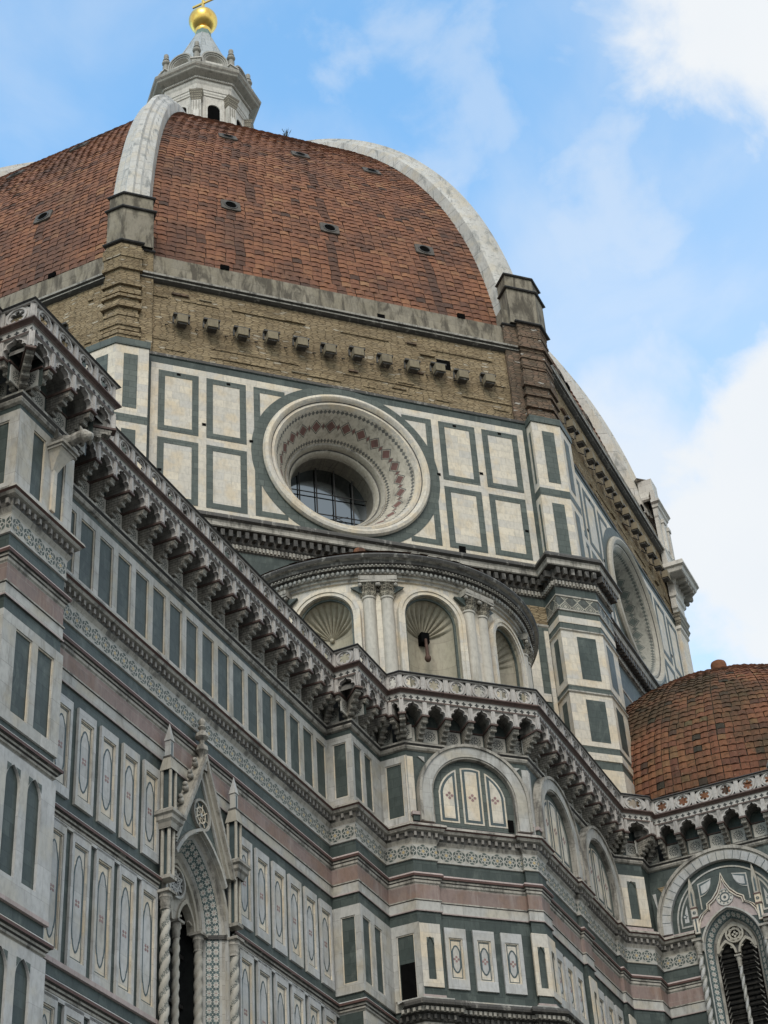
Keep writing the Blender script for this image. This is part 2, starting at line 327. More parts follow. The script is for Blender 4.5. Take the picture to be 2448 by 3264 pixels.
# gold
m, n, b = new_mat('gilt_copper')
pos = n.new('ShaderNodeNewGeometry').outputs['Position']
f = n.noise(pos, 1.6, 4, 0.6)
n.put(b.inputs['Base Color'], n.mix(n.ss(f, 0.35, 0.7), (0.86, 0.60, 0.17), (0.66, 0.42, 0.10)))
b.inputs['Metallic'].default_value = 1.0; b.inputs['Roughness'].default_value = 0.34
M['gold'] = m
# glass
m, n, b = new_mat('window_glass')
uv, uvo, pos = coords(n)
n.put(b.inputs['Base Color'], (0.20, 0.225, 0.24)); b.inputs['Roughness'].default_value = 0.06; b.inputs['Metallic'].default_value = 1.0
bp = n.new('ShaderNodeBump'); bp.inputs['Strength'].default_value = 0.08; n.put(bp.inputs['Height'], n.noise(pos, 2.0, 2)); n.l.new(bp.outputs[0], b.inputs['Normal'])
M['glass'] = m
# terracotta, per tile tone
def tile_mat(name, cols, grime, gamt):
    m, n, b = new_mat(name)
    uv, uvo, pos = coords(n)
    at = n.new('ShaderNodeAttribute', attribute_name='tone')
    ramp = n.new('ShaderNodeValToRGB')
    el = ramp.color_ramp.elements
    el[0].position = 0.0; el[0].color = cols[0] + (1,)
    el[1].position = 1.0; el[1].color = cols[-1] + (1,)
    for i, c in enumerate(cols[1:-1]):
        e = el.new((i + 1) / (len(cols) - 1)); e.color = c + (1,)
    n.put(ramp.inputs[0], at.outputs['Fac'])
    col = ramp.outputs[0]
    big = n.noise(pos, 0.30, 4, 0.6)
    col = n.mix(n.m('MULTIPLY', n.ss(big, 0.42, 0.68), gamt), col, grime)
    sm = n.noise(pos, 5.0, 5, 0.65)
    col = n.mix(n.m('MULTIPLY', n.ss(sm, 0.48, 0.70), 0.55), col, tuple(q * 0.7 for q in grime))
    li = n.noise(pos, 11.0, 3, 0.6)
    col = n.mix(n.m('MULTIPLY', n.ss(li, 0.60, 0.72), 0.35), col, (0.34, 0.26, 0.17))
    n.put(b.inputs['Base Color'], col); b.inputs['Roughness'].default_value = 0.9
    b.inputs['Specular IOR Level'].default_value = 0.15
    return m
M['tile'] = tile_mat('terracotta_tiles', [(0.075, 0.049, 0.039), (0.147, 0.075, 0.051), (0.208, 0.096, 0.06), (0.255, 0.12, 0.068), (0.30, 0.172, 0.094)], (0.088, 0.058, 0.048), 0.65)
M['tile2'] = tile_mat('mossy_terracotta_tiles', [(0.04, 0.034, 0.027), (0.10, 0.048, 0.034), (0.165, 0.07, 0.042), (0.195, 0.088, 0.046), (0.14, 0.10, 0.052)], (0.04, 0.04, 0.026), 0.75)

# ------------------------------------------------------------------ mesh builder (local frame: x along the wall, d outward = -y, z up)
class MB:
    def __init__(s): s.v = []; s.f = []; s.m = []; s.t = {}; s.uvs = {}; s.mats = []
    def mi(s, m):
        if m not in s.mats: s.mats.append(m)
        return s.mats.index(m)
    def face(s, pts, m, tone=None, uv=None):
        i = len(s.v); s.v.extend(pts); s.f.append(tuple(range(i, i + len(pts)))); s.m.append(s.mi(m))
        if tone is not None: s.t[len(s.f) - 1] = tone
        if uv is not None: s.uvs[len(s.f) - 1] = uv
    def box(s, x0, x1, d0, d1, z0, z1, m, top=None, front=None):
        P = lambda x, d, z: (x, -d, z)
        s.face([P(x0, d1, z0), P(x1, d1, z0), P(x1, d1, z1), P(x0, d1, z1)], front or m)
        s.face([P(x1, d0, z0), P(x0, d0, z0), P(x0, d0, z1), P(x1, d0, z1)], m)
        s.face([P(x0, d0, z0), P(x0, d1, z0), P(x0, d1, z1), P(x0, d0, z1)], m)
        s.face([P(x1, d1, z0), P(x1, d0, z0), P(x1, d0, z1), P(x1, d1, z1)], m)
        s.face([P(x0, d1, z1), P(x1, d1, z1), P(x1, d0, z1), P(x0, d0, z1)], top or m)
        s.face([P(x0, d0, z0), P(x1, d0, z0), P(x1, d1, z0), P(x0, d1, z0)], m)
    def prism(s, poly, d0, d1, m, side=None):
        a = sum(poly[i][0] * poly[(i + 1) % len(poly)][1] - poly[(i + 1) % len(poly)][0] * poly[i][1] for i in range(len(poly)))
        if a < 0: poly = poly[::-1]
        s.face([(x, -d1, z) for x, z in poly], m)
        k = len(poly)
        for i in range(k):
            (x0, z0), (x1, z1) = poly[i], poly[(i + 1) % k]
            s.face([(x0, -d0, z0), (x1, -d0, z1), (x1, -d1, z1), (x0, -d1, z0)], side or m)
    def ring(s, out, inn, d0, d1, m, side=None, closed=True, din=None):
        """strip between two outlines with the same number of points (seen from outside)"""
        k = len(out)
        for i in range(k if closed else k - 1):
            j = (i + 1) % k
            o0, o1, n0, n1 = out[i], out[j], inn[i], inn[j]
            di = d1 if din is None else din
            s.face([(o0[0], -d1, o0[1]), (n0[0], -di, n0[1]), (n1[0], -di, n1[1]), (o1[0], -d1, o1[1])], m)
            s.face([(o0[0], -d0, o0[1]), (o0[0], -d1, o0[1]), (o1[0], -d1, o1[1]), (o1[0], -d0, o1[1])], side or m)
            s.face([(n0[0], -di, n0[1]), (n0[0], -d0, n0[1]), (n1[0], -d0, n1[1]), (n1[0], -di, n1[1])], side or m)
        if not closed:
            for o, nn, fl in ((out[0], inn[0], 1), (out[-1], inn[-1], 0)):
                di = d1 if din is None else din
                q = [(o[0], -d0, o[1]), (o[0], -d1, o[1]), (nn[0], -di, nn[1]), (nn[0], -d0, nn[1])]
                s.face(q if fl else q[::-1], side or m)
    def rect_frame(s, x0, x1, z0, z1, w, d0, d1, m, din=None):
        wx, wz = (w, w) if not isinstance(w, tuple) else w
        o = [(x0, z0), (x1, z0), (x1, z1), (x0, z1)][::-1]
        i = [(x0 + wx, z0 + wz), (x1 - wx, z0 + wz), (x1 - wx, z1 - wz), (x0 + wx, z1 - wz)][::-1]
        s.ring(o[::-1], i[::-1], d0, d1, m, None, True, din)
    def lathe(s, cx, cy, prof, nseg, ms, a0=0.0, a1=2 * PI, caps=False, mod=None):
        """prof: (r, z) from top to bottom, turned round a vertical axis"""
        if not isinstance(ms, list): ms = [ms] * (len(prof) - 1)
        def P(r, z, i):
            a = a0 + (a1 - a0) * i / nseg
            if mod: r = r * mod(a, z)
            return (cx + r * math.cos(a), cy + r * math.sin(a), z)
        for j in range(len(prof) - 1):
            for i in range(nseg):
                s.face([P(*prof[j], i), P(*prof[j + 1], i), P(*prof[j + 1], i + 1), P(*prof[j], i + 1)], ms[j])
    def tube(s, p0, p1, r, m, n=8, r1=None):
        p0, p1 = Vector(p0), Vector(p1); ax = (p1 - p0).normalized()
        a = ax.orthogonal().normalized(); b = ax.cross(a)
        r1 = r if r1 is None else r1
        c0 = [p0 + (a * math.cos(2 * PI * i / n) + b * math.sin(2 * PI * i / n)) * r for i in range(n)]
        c1 = [p1 + (a * math.cos(2 * PI * i / n) + b * math.sin(2 * PI * i / n)) * r1 for i in range(n)]
        for i in range(n):
            j = (i + 1) % n
            s.face([tuple(c0[i]), tuple(c0[j]), tuple(c1[j]), tuple(c1[i])], m)
        s.face([tuple(q) for q in c0[::-1]], m); s.face([tuple(q) for q in c1], m)
    def ball(s, c, r, m, n=12, k=8, sz=1.0):
        for j in range(k):
            for i in range(n):
                q = []
                for jj, ii in ((j, i), (j + 1, i), (j + 1, i + 1), (j, i + 1)):
                    th = PI * jj / k; ph = 2 * PI * ii / n
                    q.append((c[0] + r * math.sin(th) * math.cos(ph), c[1] + r * math.sin(th) * math.sin(ph), c[2] + r * sz * math.cos(th)))
                s.face(q, m)
    def sweep(s, path, prof, ms, closed=False, i0=None, i1=None, caps=False):
        off = mitres(path, closed)
        k = len(path)
        if not isinstance(ms, list): ms = [ms] * (len(prof) - 1)
        i0 = 0 if i0 is None else i0
        i1 = (k if closed else k - 1) if i1 is None else i1
        def P(i, d, z):
            p, o = path[i % k], off[i % k]
            return (p[0] + o[0] * d, p[1] + o[1] * d, z)
        for i in range(i0, i1):
            for j in range(len(prof) - 1):
                (d0, z0), (d1, z1) = prof[j], prof[j + 1]
                s.face([P(i, d0, z0), P(i, d1, z1), P(i + 1, d1, z1), P(i + 1, d0, z0)], ms[j])
        if caps:
            s.face([P(i0, d, z) for d, z in prof][::-1], ms[0]); s.face([P(i1, d, z) for d, z in prof], ms[0])

def mitres(path, closed=False):
    k = len(path); ns = []
    for i in range(k if closed else k - 1):
        a, b = path[i], path[(i + 1) % k]
        dx, dy = b[0] - a[0], b[1] - a[1]; L = math.hypot(dx, dy)
        ns.append((dy / L, -dx / L))
    out = []
    for i in range(k):
        if closed: n0, n1 = ns[i - 1], ns[i]
        else: n0, n1 = ns[max(i - 1, 0)], ns[min(i, k - 2)]
        q = 1 + n0[0] * n1[0] + n0[1] * n1[1]
        out.append(((n0[0] + n1[0]) / q, (n0[1] + n1[1]) / q))
    return out

def seg_frame(a, b):
    """frame of a wall running a -> b (left to right seen from outside): origin a, rotation about z, length"""
    return Matrix.Translation((a[0], a[1], 0)) @ Matrix.Rotation(math.atan2(b[1] - a[1], b[0] - a[0]), 4, 'Z'), math.hypot(b[0] - a[0], b[1] - a[1])

MW = {}
def thing(name, label, cat, loc, group=None):
    o = bpy.data.objects.new(name, None); COL.objects.link(o)
    o.location = loc; o.empty_display_size = 1.0
    o['label'] = label; o['category'] = cat
    if group: o['group'] = group
    MW[o.name] = Matrix.Translation(loc)
    return o
def place(o, parent, Mw):
    COL.objects.link(o)
    if parent is not None:
        o.parent = parent; o.matrix_basis = MW[parent.name].inverted() @ Mw
    else: o.matrix_basis = Mw
    MW[o.name] = Mw.copy()
    return o
def build(name, mb, parent, Mw=None, smooth=False, label=None, recentre=False):
    Mw = Matrix.Identity(4) if Mw is None else Mw
    me = bpy.data.meshes.new(name)
    vs = mb.v
    if recentre:
        c = Vector((sum(p[0] for p in vs) / len(vs), sum(p[1] for p in vs) / len(vs), min(p[2] for p in vs)))
        vs = [tuple(Vector(p) - c) for p in vs]; Mw = Mw @ Matrix.Translation(c)
    me.from_pydata(vs, [], mb.f)
    for m in mb.mats: me.materials.append(M[m])
    me.polygons.foreach_set('material_index', mb.m)
    uvl = me.uv_layers.new(name='UVMap')
    raw = mb.v
    buf = [0.0] * (2 * len(me.loops))
    for pi, p in enumerate(me.polygons):
        if pi in mb.uvs:
            for li, q in zip(p.loop_indices, mb.uvs[pi]): buf[2 * li], buf[2 * li + 1] = q
            continue
        nx, ny, nz = p.normal
        h = math.hypot(nx, ny)
        if h < 0.05: tx, ty = 1.0, 0.0; bx, by, bz = 0.0, 1.0, 0.0
        else:
            tx, ty = -ny / h, nx / h
            bx, by, bz = -nz * ty * -1 * -1, nz * tx, 0.0
            bx, by, bz = ny * 0 - nz * ty, nz * tx - nx * 0, nx * ty - ny * tx
        for li in p.loop_indices:
            x, y, z = raw[me.loops[li].vertex_index]
            buf[2 * li] = x * tx + y * ty; buf[2 * li + 1] = x * bx + y * by + z * bz
    uvl.data.foreach_set('uv', buf)
    if mb.t:
        at = me.attributes.new('tone', 'FLOAT', 'FACE')
        at.data.foreach_set('value', [mb.t.get(i, 0.5) for i in range(len(me.polygons))])
    if smooth:
        import bmesh
        bm = bmesh.new(); bm.from_mesh(me); bmesh.ops.remove_doubles(bm, verts=bm.verts, dist=0.0005)
        for f_ in bm.faces: f_.smooth = True
        for e in bm.edges:
            if len(e.link_faces) == 2 and e.calc_face_angle(0) > R(38): e.smooth = False
        bm.to_mesh(me); bm.free()
    o = bpy.data.objects.new(name, me)
    if label: o['label'] = label
    return place(o, parent, Mw)
def dup(src, parent, Mw, label=None):
    o = src.copy()
    if label: o['label'] = label
    place(o, parent, Mw)
    for ch in list(src.children):
        rel = MW[src.name].inverted() @ MW[ch.name]
        dup(ch, o, Mw @ rel)
    return o
def circ(cx, cz, r, n=48, a0=0.0, a1=2 * PI, full=True):
    k = n if full else n + 1
    return [(cx + r * math.cos(a0 + (a1 - a0) * i / n), cz + r * math.sin(a0 + (a1 - a0) * i / n)) for i in range(k)]
def pointed(cx, z0, hw, n=10, rise=None):
    """pointed arch outline, right springing -> apex -> left springing"""
    h = hw * math.sqrt(3) if rise is None else rise
    r = (hw * hw + h * h) / (2 * hw)
    a1 = math.asin(min(1, h / r))
    right = [(cx + hw - r + r * math.cos(a1 * i / n), z0 + r * math.sin(a1 * i / n)) for i in range(n + 1)]
    return right + [(2 * cx - x, z) for x, z in right[-2::-1]]
def archpts(cx, zb, zs, r, n=28):
    """jambs and a round head, right foot -> left foot"""
    return [(cx + r, zb)] + [(cx + r * math.cos(PI * i / n), zs + r * math.sin(PI * i / n)) for i in range(n + 1)] + [(cx - r, zb)]
# ------------------------------------------------------------------ plan of the lower walls (metres, dome axis at the origin)
def dg(u, D=36.33): return (-D * S2 + u * S2, -D * S2 - u * S2)      # point on the diagonal (south-west) face
YA, YB, YS = -22.10, -23.12, -27.17
PLAN = [(-72, YA), (-48.8, YA), (-48.8, YB), (-46.45, YB), (-46.45, YA), (-29.66, YA), (-29.66, -23.02), (-27.38, -23.02), (-27.38, -24.0),
        (-24.21, YS), (-15.12, YS), (-14.24, -28.05), (-13.4, -28.05), (-13.4, -33.75), (-9.35, -37.8), (9.35, -37.8)]
I_AISLE, I_BLOCK, I_TRIB = (0, 5), (5, 12), (12, 15)
WX, WY = -38.22, -30.90        # middle of the aisle window, middle of the tribune window
# lower path: the field between the corner strips is set back
def lower_plan():
    L = PLAN[:5] + [(WX - 1.92, YA), (WX + 1.92, YA)] + PLAN[5:9]; e = 0.13
    q = lambda u, D: dg(u, D)
    L = L + [q(-1.56, 36.33), q(-1.56, 36.33 - e), q(1.62, 36.33 - e), q(1.62, 36.33), PLAN[9]]
    L += [(-23.45, YS), (-23.45, YS + e), (-20.1, YS + e), (-20.1, YS), (-19.35, YS), (-19.35, YS + e), (-15.9, YS + e), (-15.9, YS)]
    return L + PLAN[10:13] + [(-13.4, WY + 1.33), (-13.4, WY - 1.33)] + PLAN[13:]
LOW = lower_plan()
NL = len(LOW)
L_AISLE, L_BLOCK, L_TRIB = [(0, 7)], [(7, NL - 6)], [(NL - 6, NL - 5), (NL - 4, NL - 1)]

nave = thing('nave_aisle', 'long green and white marble aisle wall with a gabled gothic window at lower left', 'building', (-46.0, -21.0, 0))
block = thing('corner_block', 'stepped marble corner block with a round blind arch, directly below the half-round niche building', 'building', (-22.0, -23.0, 0))
trib = thing('tribune', 'marble apse with a round arch over a traceried window, under the small tiled dome', 'apse', (-6.0, -31.0, 0))

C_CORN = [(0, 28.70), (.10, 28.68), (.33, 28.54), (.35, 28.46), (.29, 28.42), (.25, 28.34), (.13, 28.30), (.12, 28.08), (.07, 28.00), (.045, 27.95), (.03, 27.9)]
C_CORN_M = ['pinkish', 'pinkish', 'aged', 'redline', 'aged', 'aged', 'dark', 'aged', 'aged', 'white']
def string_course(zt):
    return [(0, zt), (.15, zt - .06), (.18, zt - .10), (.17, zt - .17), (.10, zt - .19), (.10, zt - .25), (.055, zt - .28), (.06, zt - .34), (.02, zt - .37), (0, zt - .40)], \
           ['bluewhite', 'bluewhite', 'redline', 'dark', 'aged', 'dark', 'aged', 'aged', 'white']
def small_steps(mb, path, i0, i1, z0, z1, d0, d1, pitch, w, m):
    """row of little blocks under a cornice"""
    off = mitres(path)
    for i in range(i0, i1):
        a = (path[i][0] + off[i][0] * d0, path[i][1] + off[i][1] * d0); b_ = (path[i + 1][0] + off[i + 1][0] * d0, path[i + 1][1] + off[i + 1][1] * d0)
        F, L = seg_frame(a, b_)
        k = max(1, int(L / pitch))
        for q in range(k):
            c = (q + .5) * L / k
            tmp = MB(); tmp.box(c - w / 2, c + w / 2, 0, d1 - d0, z0, z1, m)
            for f, mi in zip(tmp.f, tmp.m):
                mb.face([tuple(F @ Vector(tmp.v[t])) for t in f], m)
def courses(owner, ui, rs, tiers, wall_rs, tier_rs, extra=None):
    """the marble courses that run round every wall at the same heights"""
    u0, u1 = ui
    def low(name, prof, ms, rr, more=None):
        c = MB()
        for r in rr:
            c = MB(); c.sweep(LOW, prof, ms, i0=r[0], i1=r[1])
            if more: more(c, *r)
            build(name, c, owner)
    w = MB(); w.sweep(PLAN, [(0, 31.6), (0, 28.6)], 'green', i0=u0 + (1 if u0 == 12 else 0), i1=u1)
    for r in wall_rs: w.sweep(LOW, [(0, 28.6), (0, 0)], 'green', i0=r[0], i1=r[1])
    if extra: extra(w)
    build('wall', w, owner)
    c = MB(); c.sweep(PLAN, [(0, 31.42), (.08, 31.45), (.12, 31.52), (.10, 31.58), (.16, 31.64), (.17, 31.70), (0, 31.72)][::-1], ['aged', 'aged', 'lead', 'aged', 'aged', 'aged'], i0=u0, i1=u1)
    build('ledge', c, owner)
    low('dentil_cornice', C_CORN, C_CORN_M, rs, lambda c, a, b: small_steps(c, LOW, a, b, 28.14, 28.29, .12, .20, .235, .085, 'arch_dark'))
    low('star_frieze', [(.03, 27.90), (.03, 27.42), (.05, 27.42), (.05, 27.36), (0, 27.35)], ['star', 'white', 'white', 'white'], rs)
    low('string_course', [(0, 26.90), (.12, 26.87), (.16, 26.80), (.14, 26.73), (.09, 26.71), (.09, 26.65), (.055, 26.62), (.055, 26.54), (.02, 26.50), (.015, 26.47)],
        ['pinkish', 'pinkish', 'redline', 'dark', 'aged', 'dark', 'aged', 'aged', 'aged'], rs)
    low('pink_frieze', [(.02, 26.48), (.02, 25.97)], 'pink', rs)
    low('white_band', [(.02, 25.98), (.06, 25.96), (.06, 25.92), (.03, 25.90), (.03, 25.60), (.06, 25.58), (.055, 25.54), (0, 25.52)], ['aged', 'aged', 'dark', 'white', 'white', 'pinkish', 'dark'], rs)
    for z in tiers:
        p, ms = string_course(z); low('string_course', p, ms, tier_rs)
AW_HW, AW_Z0, AW_RISE = 1.60, 21.70, 2.42
def aisle_window_wall(w):
    ar = pointed(WX, AW_Z0, AW_HW, 10, AW_RISE)
    poly = [(LOW[4][0], 0), (WX - AW_HW, 0)] + ar[::-1] + [(WX + AW_HW, 0), (LOW[7][0], 0), (LOW[7][0], 28.6), (LOW[4][0], 28.6)]
    w.face([(x, YA, z) for x, z in poly], 'green')
def trib_window_wall(w):
    F, L = seg_frame(PLAN[12], PLAN[13]); c = PLAN[12][1] - WY
    ar = pointed(c, 27.78, 1.14, 10, 1.50)
    poly = [(0, 0), (c - 1.14, 0)] + ar[::-1] + [(c + 1.14, 0), (L, 0), (L, 31.6), (0, 31.6)]
    w.face([tuple(F @ Vector((x, .001, z))) for x, z in poly], 'green')
courses(nave, I_AISLE, L_AISLE, (22.10, 17.78, 13.3, 9.0), [(0, 4)], [(0, 5), (6, 7)], aisle_window_wall)
courses(block, I_BLOCK, L_BLOCK, (9.0,), L_BLOCK, L_BLOCK)
courses(trib, I_TRIB, L_TRIB, (22.10, 17.78, 9.0), [(NL - 3, NL - 1)], L_TRIB, trib_window_wall)

# ------------------------------------------------------------------ slabs with framed openings
def lattice(mb, u0, u1, z0, z1, holes, m='white', d=.06, lip=True):
    """white slab with openings all of the same height"""
    za, zb = holes[0][2], holes[0][3]
    mb.box(u0, u1, -.03, d, zb, z1, m); mb.box(u0, u1, -.03, d, z0, za, m)
    xs = [u0] + [q for h in holes for q in h[:2]] + [u1]
    for i in range(0, len(xs), 2):
        if xs[i + 1] - xs[i] > .001: mb.box(xs[i], xs[i + 1], -.03, d - .001, za, zb, m)
    if lip:
        for h in holes: mb.rect_frame(h[0], h[1], za, zb, .035, 0.004, .03, 'cream')

def lobe(hw, hh):
    h = [(0, 1), (.22, .975), (.42, .93), (.58, .86), (.66, .80), (.70, .765), (.80, .755), (.86, .70), (.96, .60), (1, .52)]
    r = h + [(x, -z) for x, z in h[::-1]]
    r = r + [(-x, z) for x, z in r[::-1]]
    pts = [(x * hw, z * hh) for x, z in r]
    out = []
    for p in pts:
        if not out or abs(p[0] - out[-1][0]) + abs(p[1] - out[-1][1]) > 1e-5: out.append(p)
    return out[:-1] if abs(out[0][0] - out[-1][0]) + abs(out[0][1] - out[-1][1]) < 1e-5 else out
def floret(mb, cx, cz, r, d0, d1, n=4, m='rose', rot=PI / 4):
    for i in range(n):
        a = rot + i * 2 * PI / n
        mb.prism(circ(cx + r * .62 * math.cos(a), cz + r * .62 * math.sin(a), r * .36, 8), d0, d1, m)
    mb.prism(circ(cx, cz, r * .22, 6), d0, d1 + .002, 'cream')
def inlaid_panel(name, owner, w, h, Mw, sunk=True, top=.26, bot=.26, side=.10):
    """white framed panel with a lobed green outline and a small rose floret; origin at its lower middle"""
    mb = MB(); hw = w / 2
    o = [(-hw, 0), (hw, 0), (hw, h), (-hw, h)]; i = [(-hw + side, bot), (hw - side, bot), (hw - side, h - top), (-hw + side, h - top)]
    mb.ring(o, i, -.03, .075, 'bluewhite')
    w2, z0, z1 = hw - side, bot, h - top
    mb.face([(-w2, -.008, z0), (w2, -.008, z0), (w2, -.008, z1), (-w2, -.008, z1)], 'cream')
    mb.rect_frame(-w2 + .001, w2 - .001, z0 + .001, z1 - .001, .035, 0, .045, 'cream')
    w3 = w2 - .06; za, zb = z0 + .06, z1 - .06
    mb.rect_frame(-w3, w3, za, zb, .028, .004, .014, 'line')
    cz, hh = (za + zb) / 2, (zb - za) / 2 - .16
    a = lobe(w3 - .03, hh); bq = lobe(w3 - .075, hh - .055)
    mb.ring([(x, z + cz) for x, z in a], [(x, z + cz) for x, z in bq], .004, .016, 'line')
    mb.prism([(x, z + cz) for x, z in bq], .004, .011, 'bluewhite')
    floret(mb, 0, cz, .115, .006, .016, rot=0 if not sunk else PI / 4)
    return build(name, mb, owner, Mw)

FA = lambda x, y=YA: Matrix.Translation((x, y, 0))                    # frame of a south wall at x
# aisle: row of plain green panels under the gallery
mb = MB(); pit = (46.45 - 29.66) / 18
mb_h = [(-46.45 + pit * i + .12, -46.45 + pit * (i + 1) - .12, 28.93, 30.95) for i in range(18)]
lattice(mb, -46.45, -29.66, 28.66, 31.20, mb_h)
build('panel_frame', mb, nave, FA(0))
mb = MB(); h2 = [(-72 + pit * i + .12, -72 + pit * (i + 1) - .12, 28.93, 30.95) for i in range(24)]
lattice(mb, -72, -48.8, 28.66, 31.20, h2); build('panel_frame', mb, nave, FA(0))
# aisle: three tiers of inlaid panels
LX = [-45.20, -44.13, -43.08, -42.03, -40.99]
RX = [-35.84, -34.80, -33.77, -32.74, -31.71, -30.68]
pan = {}
for z0, h in ((22.42, 2.73), (18.22, 3.48), (13.55, 3.83)):
    for x in LX + RX + [-50.2, -51.25, -52.3]:
        Mw = Matrix.Translation((x + .40, YA, z0))
        if z0 not in pan: pan[z0] = inlaid_panel('inlaid_panel', nave, .80, h, Mw)
        else: dup(pan[z0], nave, Mw)
for a, b_ in ((-46.45, -39.85), (-35.9, -29.66), (-72, -48.8)):
    for d, z0, z1, m in ((.075, 21.64, 21.72, 'bluewhite'), (.085, 18.12, 18.24, 'pinkish'), (.075, 17.30, 17.40, 'bluewhite')):
        mb = MB(); mb.box(a, b_, -.02, d, z0, z1, m); build('panel_sill', mb, nave, FA(0))
# buttress of the aisle
def lancet(mb, cx, z0, zs, hw, m='bluewhite', d=.07, x0=None, x1=None, z1=None, zb=None):
    """slab with a pointed opening; its field shows the green wall behind"""
    ap = pointed(cx, zs, hw, 8)
    top = max(z for x, z in ap)
    out = [(x1, zb), (x1, z1), (x0, z1), (x0, zb)]
    poly = [(x0, z0), (cx - hw, z0)] + ap[::-1] + [(cx + hw, z0), (x1, z0), (x1, z1), (x0, z1)]
    mb.prism(poly, -.03, d, m)
    if zb < z0: mb.box(x0, x1, -.03, d - .001, zb, z0, m)
    for sg in (-1, 1):
        tri = [(cx + sg * hw * .95, top - .03), (cx + sg * hw * .30, top - .03), (cx + sg * hw * .95, top - .26)]
        mb.prism(tri, d - .01, d + .003, 'green2')
def buttress_face(owner, a, b_, kind):
    F, L = seg_frame(a, b_)
    mb = MB(); e = .058
    if kind == 'wide':
        lattice(mb, -e, L + e, 28.66, 31.20, [(.58, 1.12, 28.93, 30.95), (1.46, 2.04, 28.93, 30.95)])
        build('panel_frame', mb, owner, F); mb = MB()
        lattice(mb, -e, L + e, 22.32, 25.14, [(.48, 1.14, 22.62, 24.86), (1.38, 2.04, 22.62, 24.86)])
        build('panel_frame', mb, owner, F)
    else:
        lattice(mb, -e, L + e, 28.66, 31.20, [(L / 2 - .26, L / 2 + .26, 28.93, 30.95)])
        build('panel_frame', mb, owner, F); mb = MB()
        lattice(mb, -e, L + e, 22.32, 25.14, [(L / 2 - .26, L / 2 + .26, 22.62, 24.86)])
        build('panel_frame', mb, owner, F)
    for zb, zt in ((18.22, 21.64), (13.5, 17.35)):
        mb = MB()
        if kind == 'wide':
            lancet(mb, .77, zb + .52, zt - .72, .27, x0=-e, x1=L / 2, z1=zt, zb=zb); lancet(mb, 1.60, zb + .52, zt - .72, .27, x0=L / 2, x1=L + e, z1=zt, zb=zb)
        else: lancet(mb, L / 2, zb + .52, zt - .72, .26, x0=-e, x1=L + e, z1=zt, zb=zb)
        mb.box(-e - .02, L + e + .02, -.02, .085, zb - .1, zb, 'pinkish')
        build('niche_frame', mb, owner, F)
buttress_face(nave, PLAN[2], PLAN[3], 'wide'); buttress_face(nave, PLAN[1], PLAN[2], 'narrow')
# glazing of the panels: polished green slabs a little proud of the rough wall behind
# stepped corner of the block
def step_face(a, b_, hs, low=True):
    F, L = seg_frame(a, b_); mb = MB(); e = .058
    e0 = 0 if hs == 's2' else e
    top = {'w': [(.30, L - .16)], 's': [(.10, .72), (.94, 1.52)], 's2': [(.34, L - .02)]}[hs]
    if hs == 'w': top = [(.28, .78)]
    if hs == 's2': top = [(.22, .84)]
    lattice(mb, -e if hs != 's2' else .06, L + e, 28.66, 31.20, [(p, q, 28.93, 30.95) for p, q in top])
    build('panel_frame', mb, block, F); mb = MB()
    lowp = {'w': [(.28, .78)], 's': [(.10, .66), (.95, 1.50)], 's2': [(.22, .84)]}[hs]
    lattice(mb, -e if hs != 's2' else .06, L + e, 22.30, 25.14, [(p, q, 22.62, 24.80) for p, q in lowp])
    if hs == 's2':
        o = MB(); o.box(.28, .80, .004, .012, 22.64, 23.85, 'void'); build('opening', o, block, F)
    return build('panel_frame', mb, block, F)
step_face((-29.66, YA), PLAN[6], 'w'); step_face(PLAN[6], PLAN[7], 's'); step_face(PLAN[7], PLAN[8], 's2')
# lower walls of the step below 22
mb = MB(); mb.sweep(LOW, *string_course(22.10), i0=7, i1=9); build('string_course', mb, block)
F, L = seg_frame(PLAN[6], PLAN[7]); mb = MB(); lattice(mb, -.05, L + .05, 18.2, 21.66, [(.2, .9, 18.6, 21.2), (1.2, 1.9, 18.6, 21.2)]); build('panel_frame', mb, block, F)

# blind arches (diagonal face and the south face of the block)
def lunette(owner, Mw, hole=True):
    mb = MB(); zb, zs, ro, ri = 28.69, 29.76, 2.03, 1.50
    mb.ring(archpts(0, zb, zs, ro), archpts(0, zb, zs, ro - .10), -.02, .30, 'aged', closed=False)
    mb.ring(archpts(0, zb, zs, ro - .10), archpts(0, zb, zs, ri + .06), -.02, .24, 'white', closed=False)
    mb.ring(archpts(0, zb, zs, ri + .06), archpts(0, zb, zs, ri), -.02, .20, 'aged', closed=False)
    arch = build('blind_arch', mb, owner, Mw, smooth=True)
    mb = MB()
    mb.prism(archpts(0, zb, zs, ri), 0, .006, 'green2')
    # middle panel with a rounded head
    def shape(x0, x1, z0, rr):
        n = 12
        top = []
        for i in range(n + 1):
            x = x0 + (x1 - x0) * i / n
            top.append((x, zs + math.sqrt(max(rr * rr - x * x, 0.0001))))
        return [(x0, z0)] + [(x1, z0)] + top[::-1]
    for x0, x1 in ((-.37, .37), (-1.22, -.53), (.53, 1.22)):
        for k, (g, m, d) in enumerate(((0, 'cream', .022), (.06, 'line', .03), (.15, 'cream', .038))):
            rr = 1.24 - g
            a, b_ = x0 + g, x1 - g
            a = max(a, -math.sqrt(rr * rr - .02)); b_ = min(b_, math.sqrt(rr * rr - .02))
            mb.prism(shape(a, b_, zb + .16 + g, rr), .004, d, m)
        floret(mb, (x0 + x1) / 2 * .96, 29.85, .15, .03, .044, rot=0)
    build('lunette_inlay', mb, arch, Mw)
    return arch
Fd, Ld = seg_frame(PLAN[8], PLAN[9])
mid = Ld / 2
a0 = lunette(block, Fd @ Matrix.Translation((2.33, 0, 0)))
for x in (-21.85, -17.35): dup(a0, block, FA(x, YS))
mb = MB()
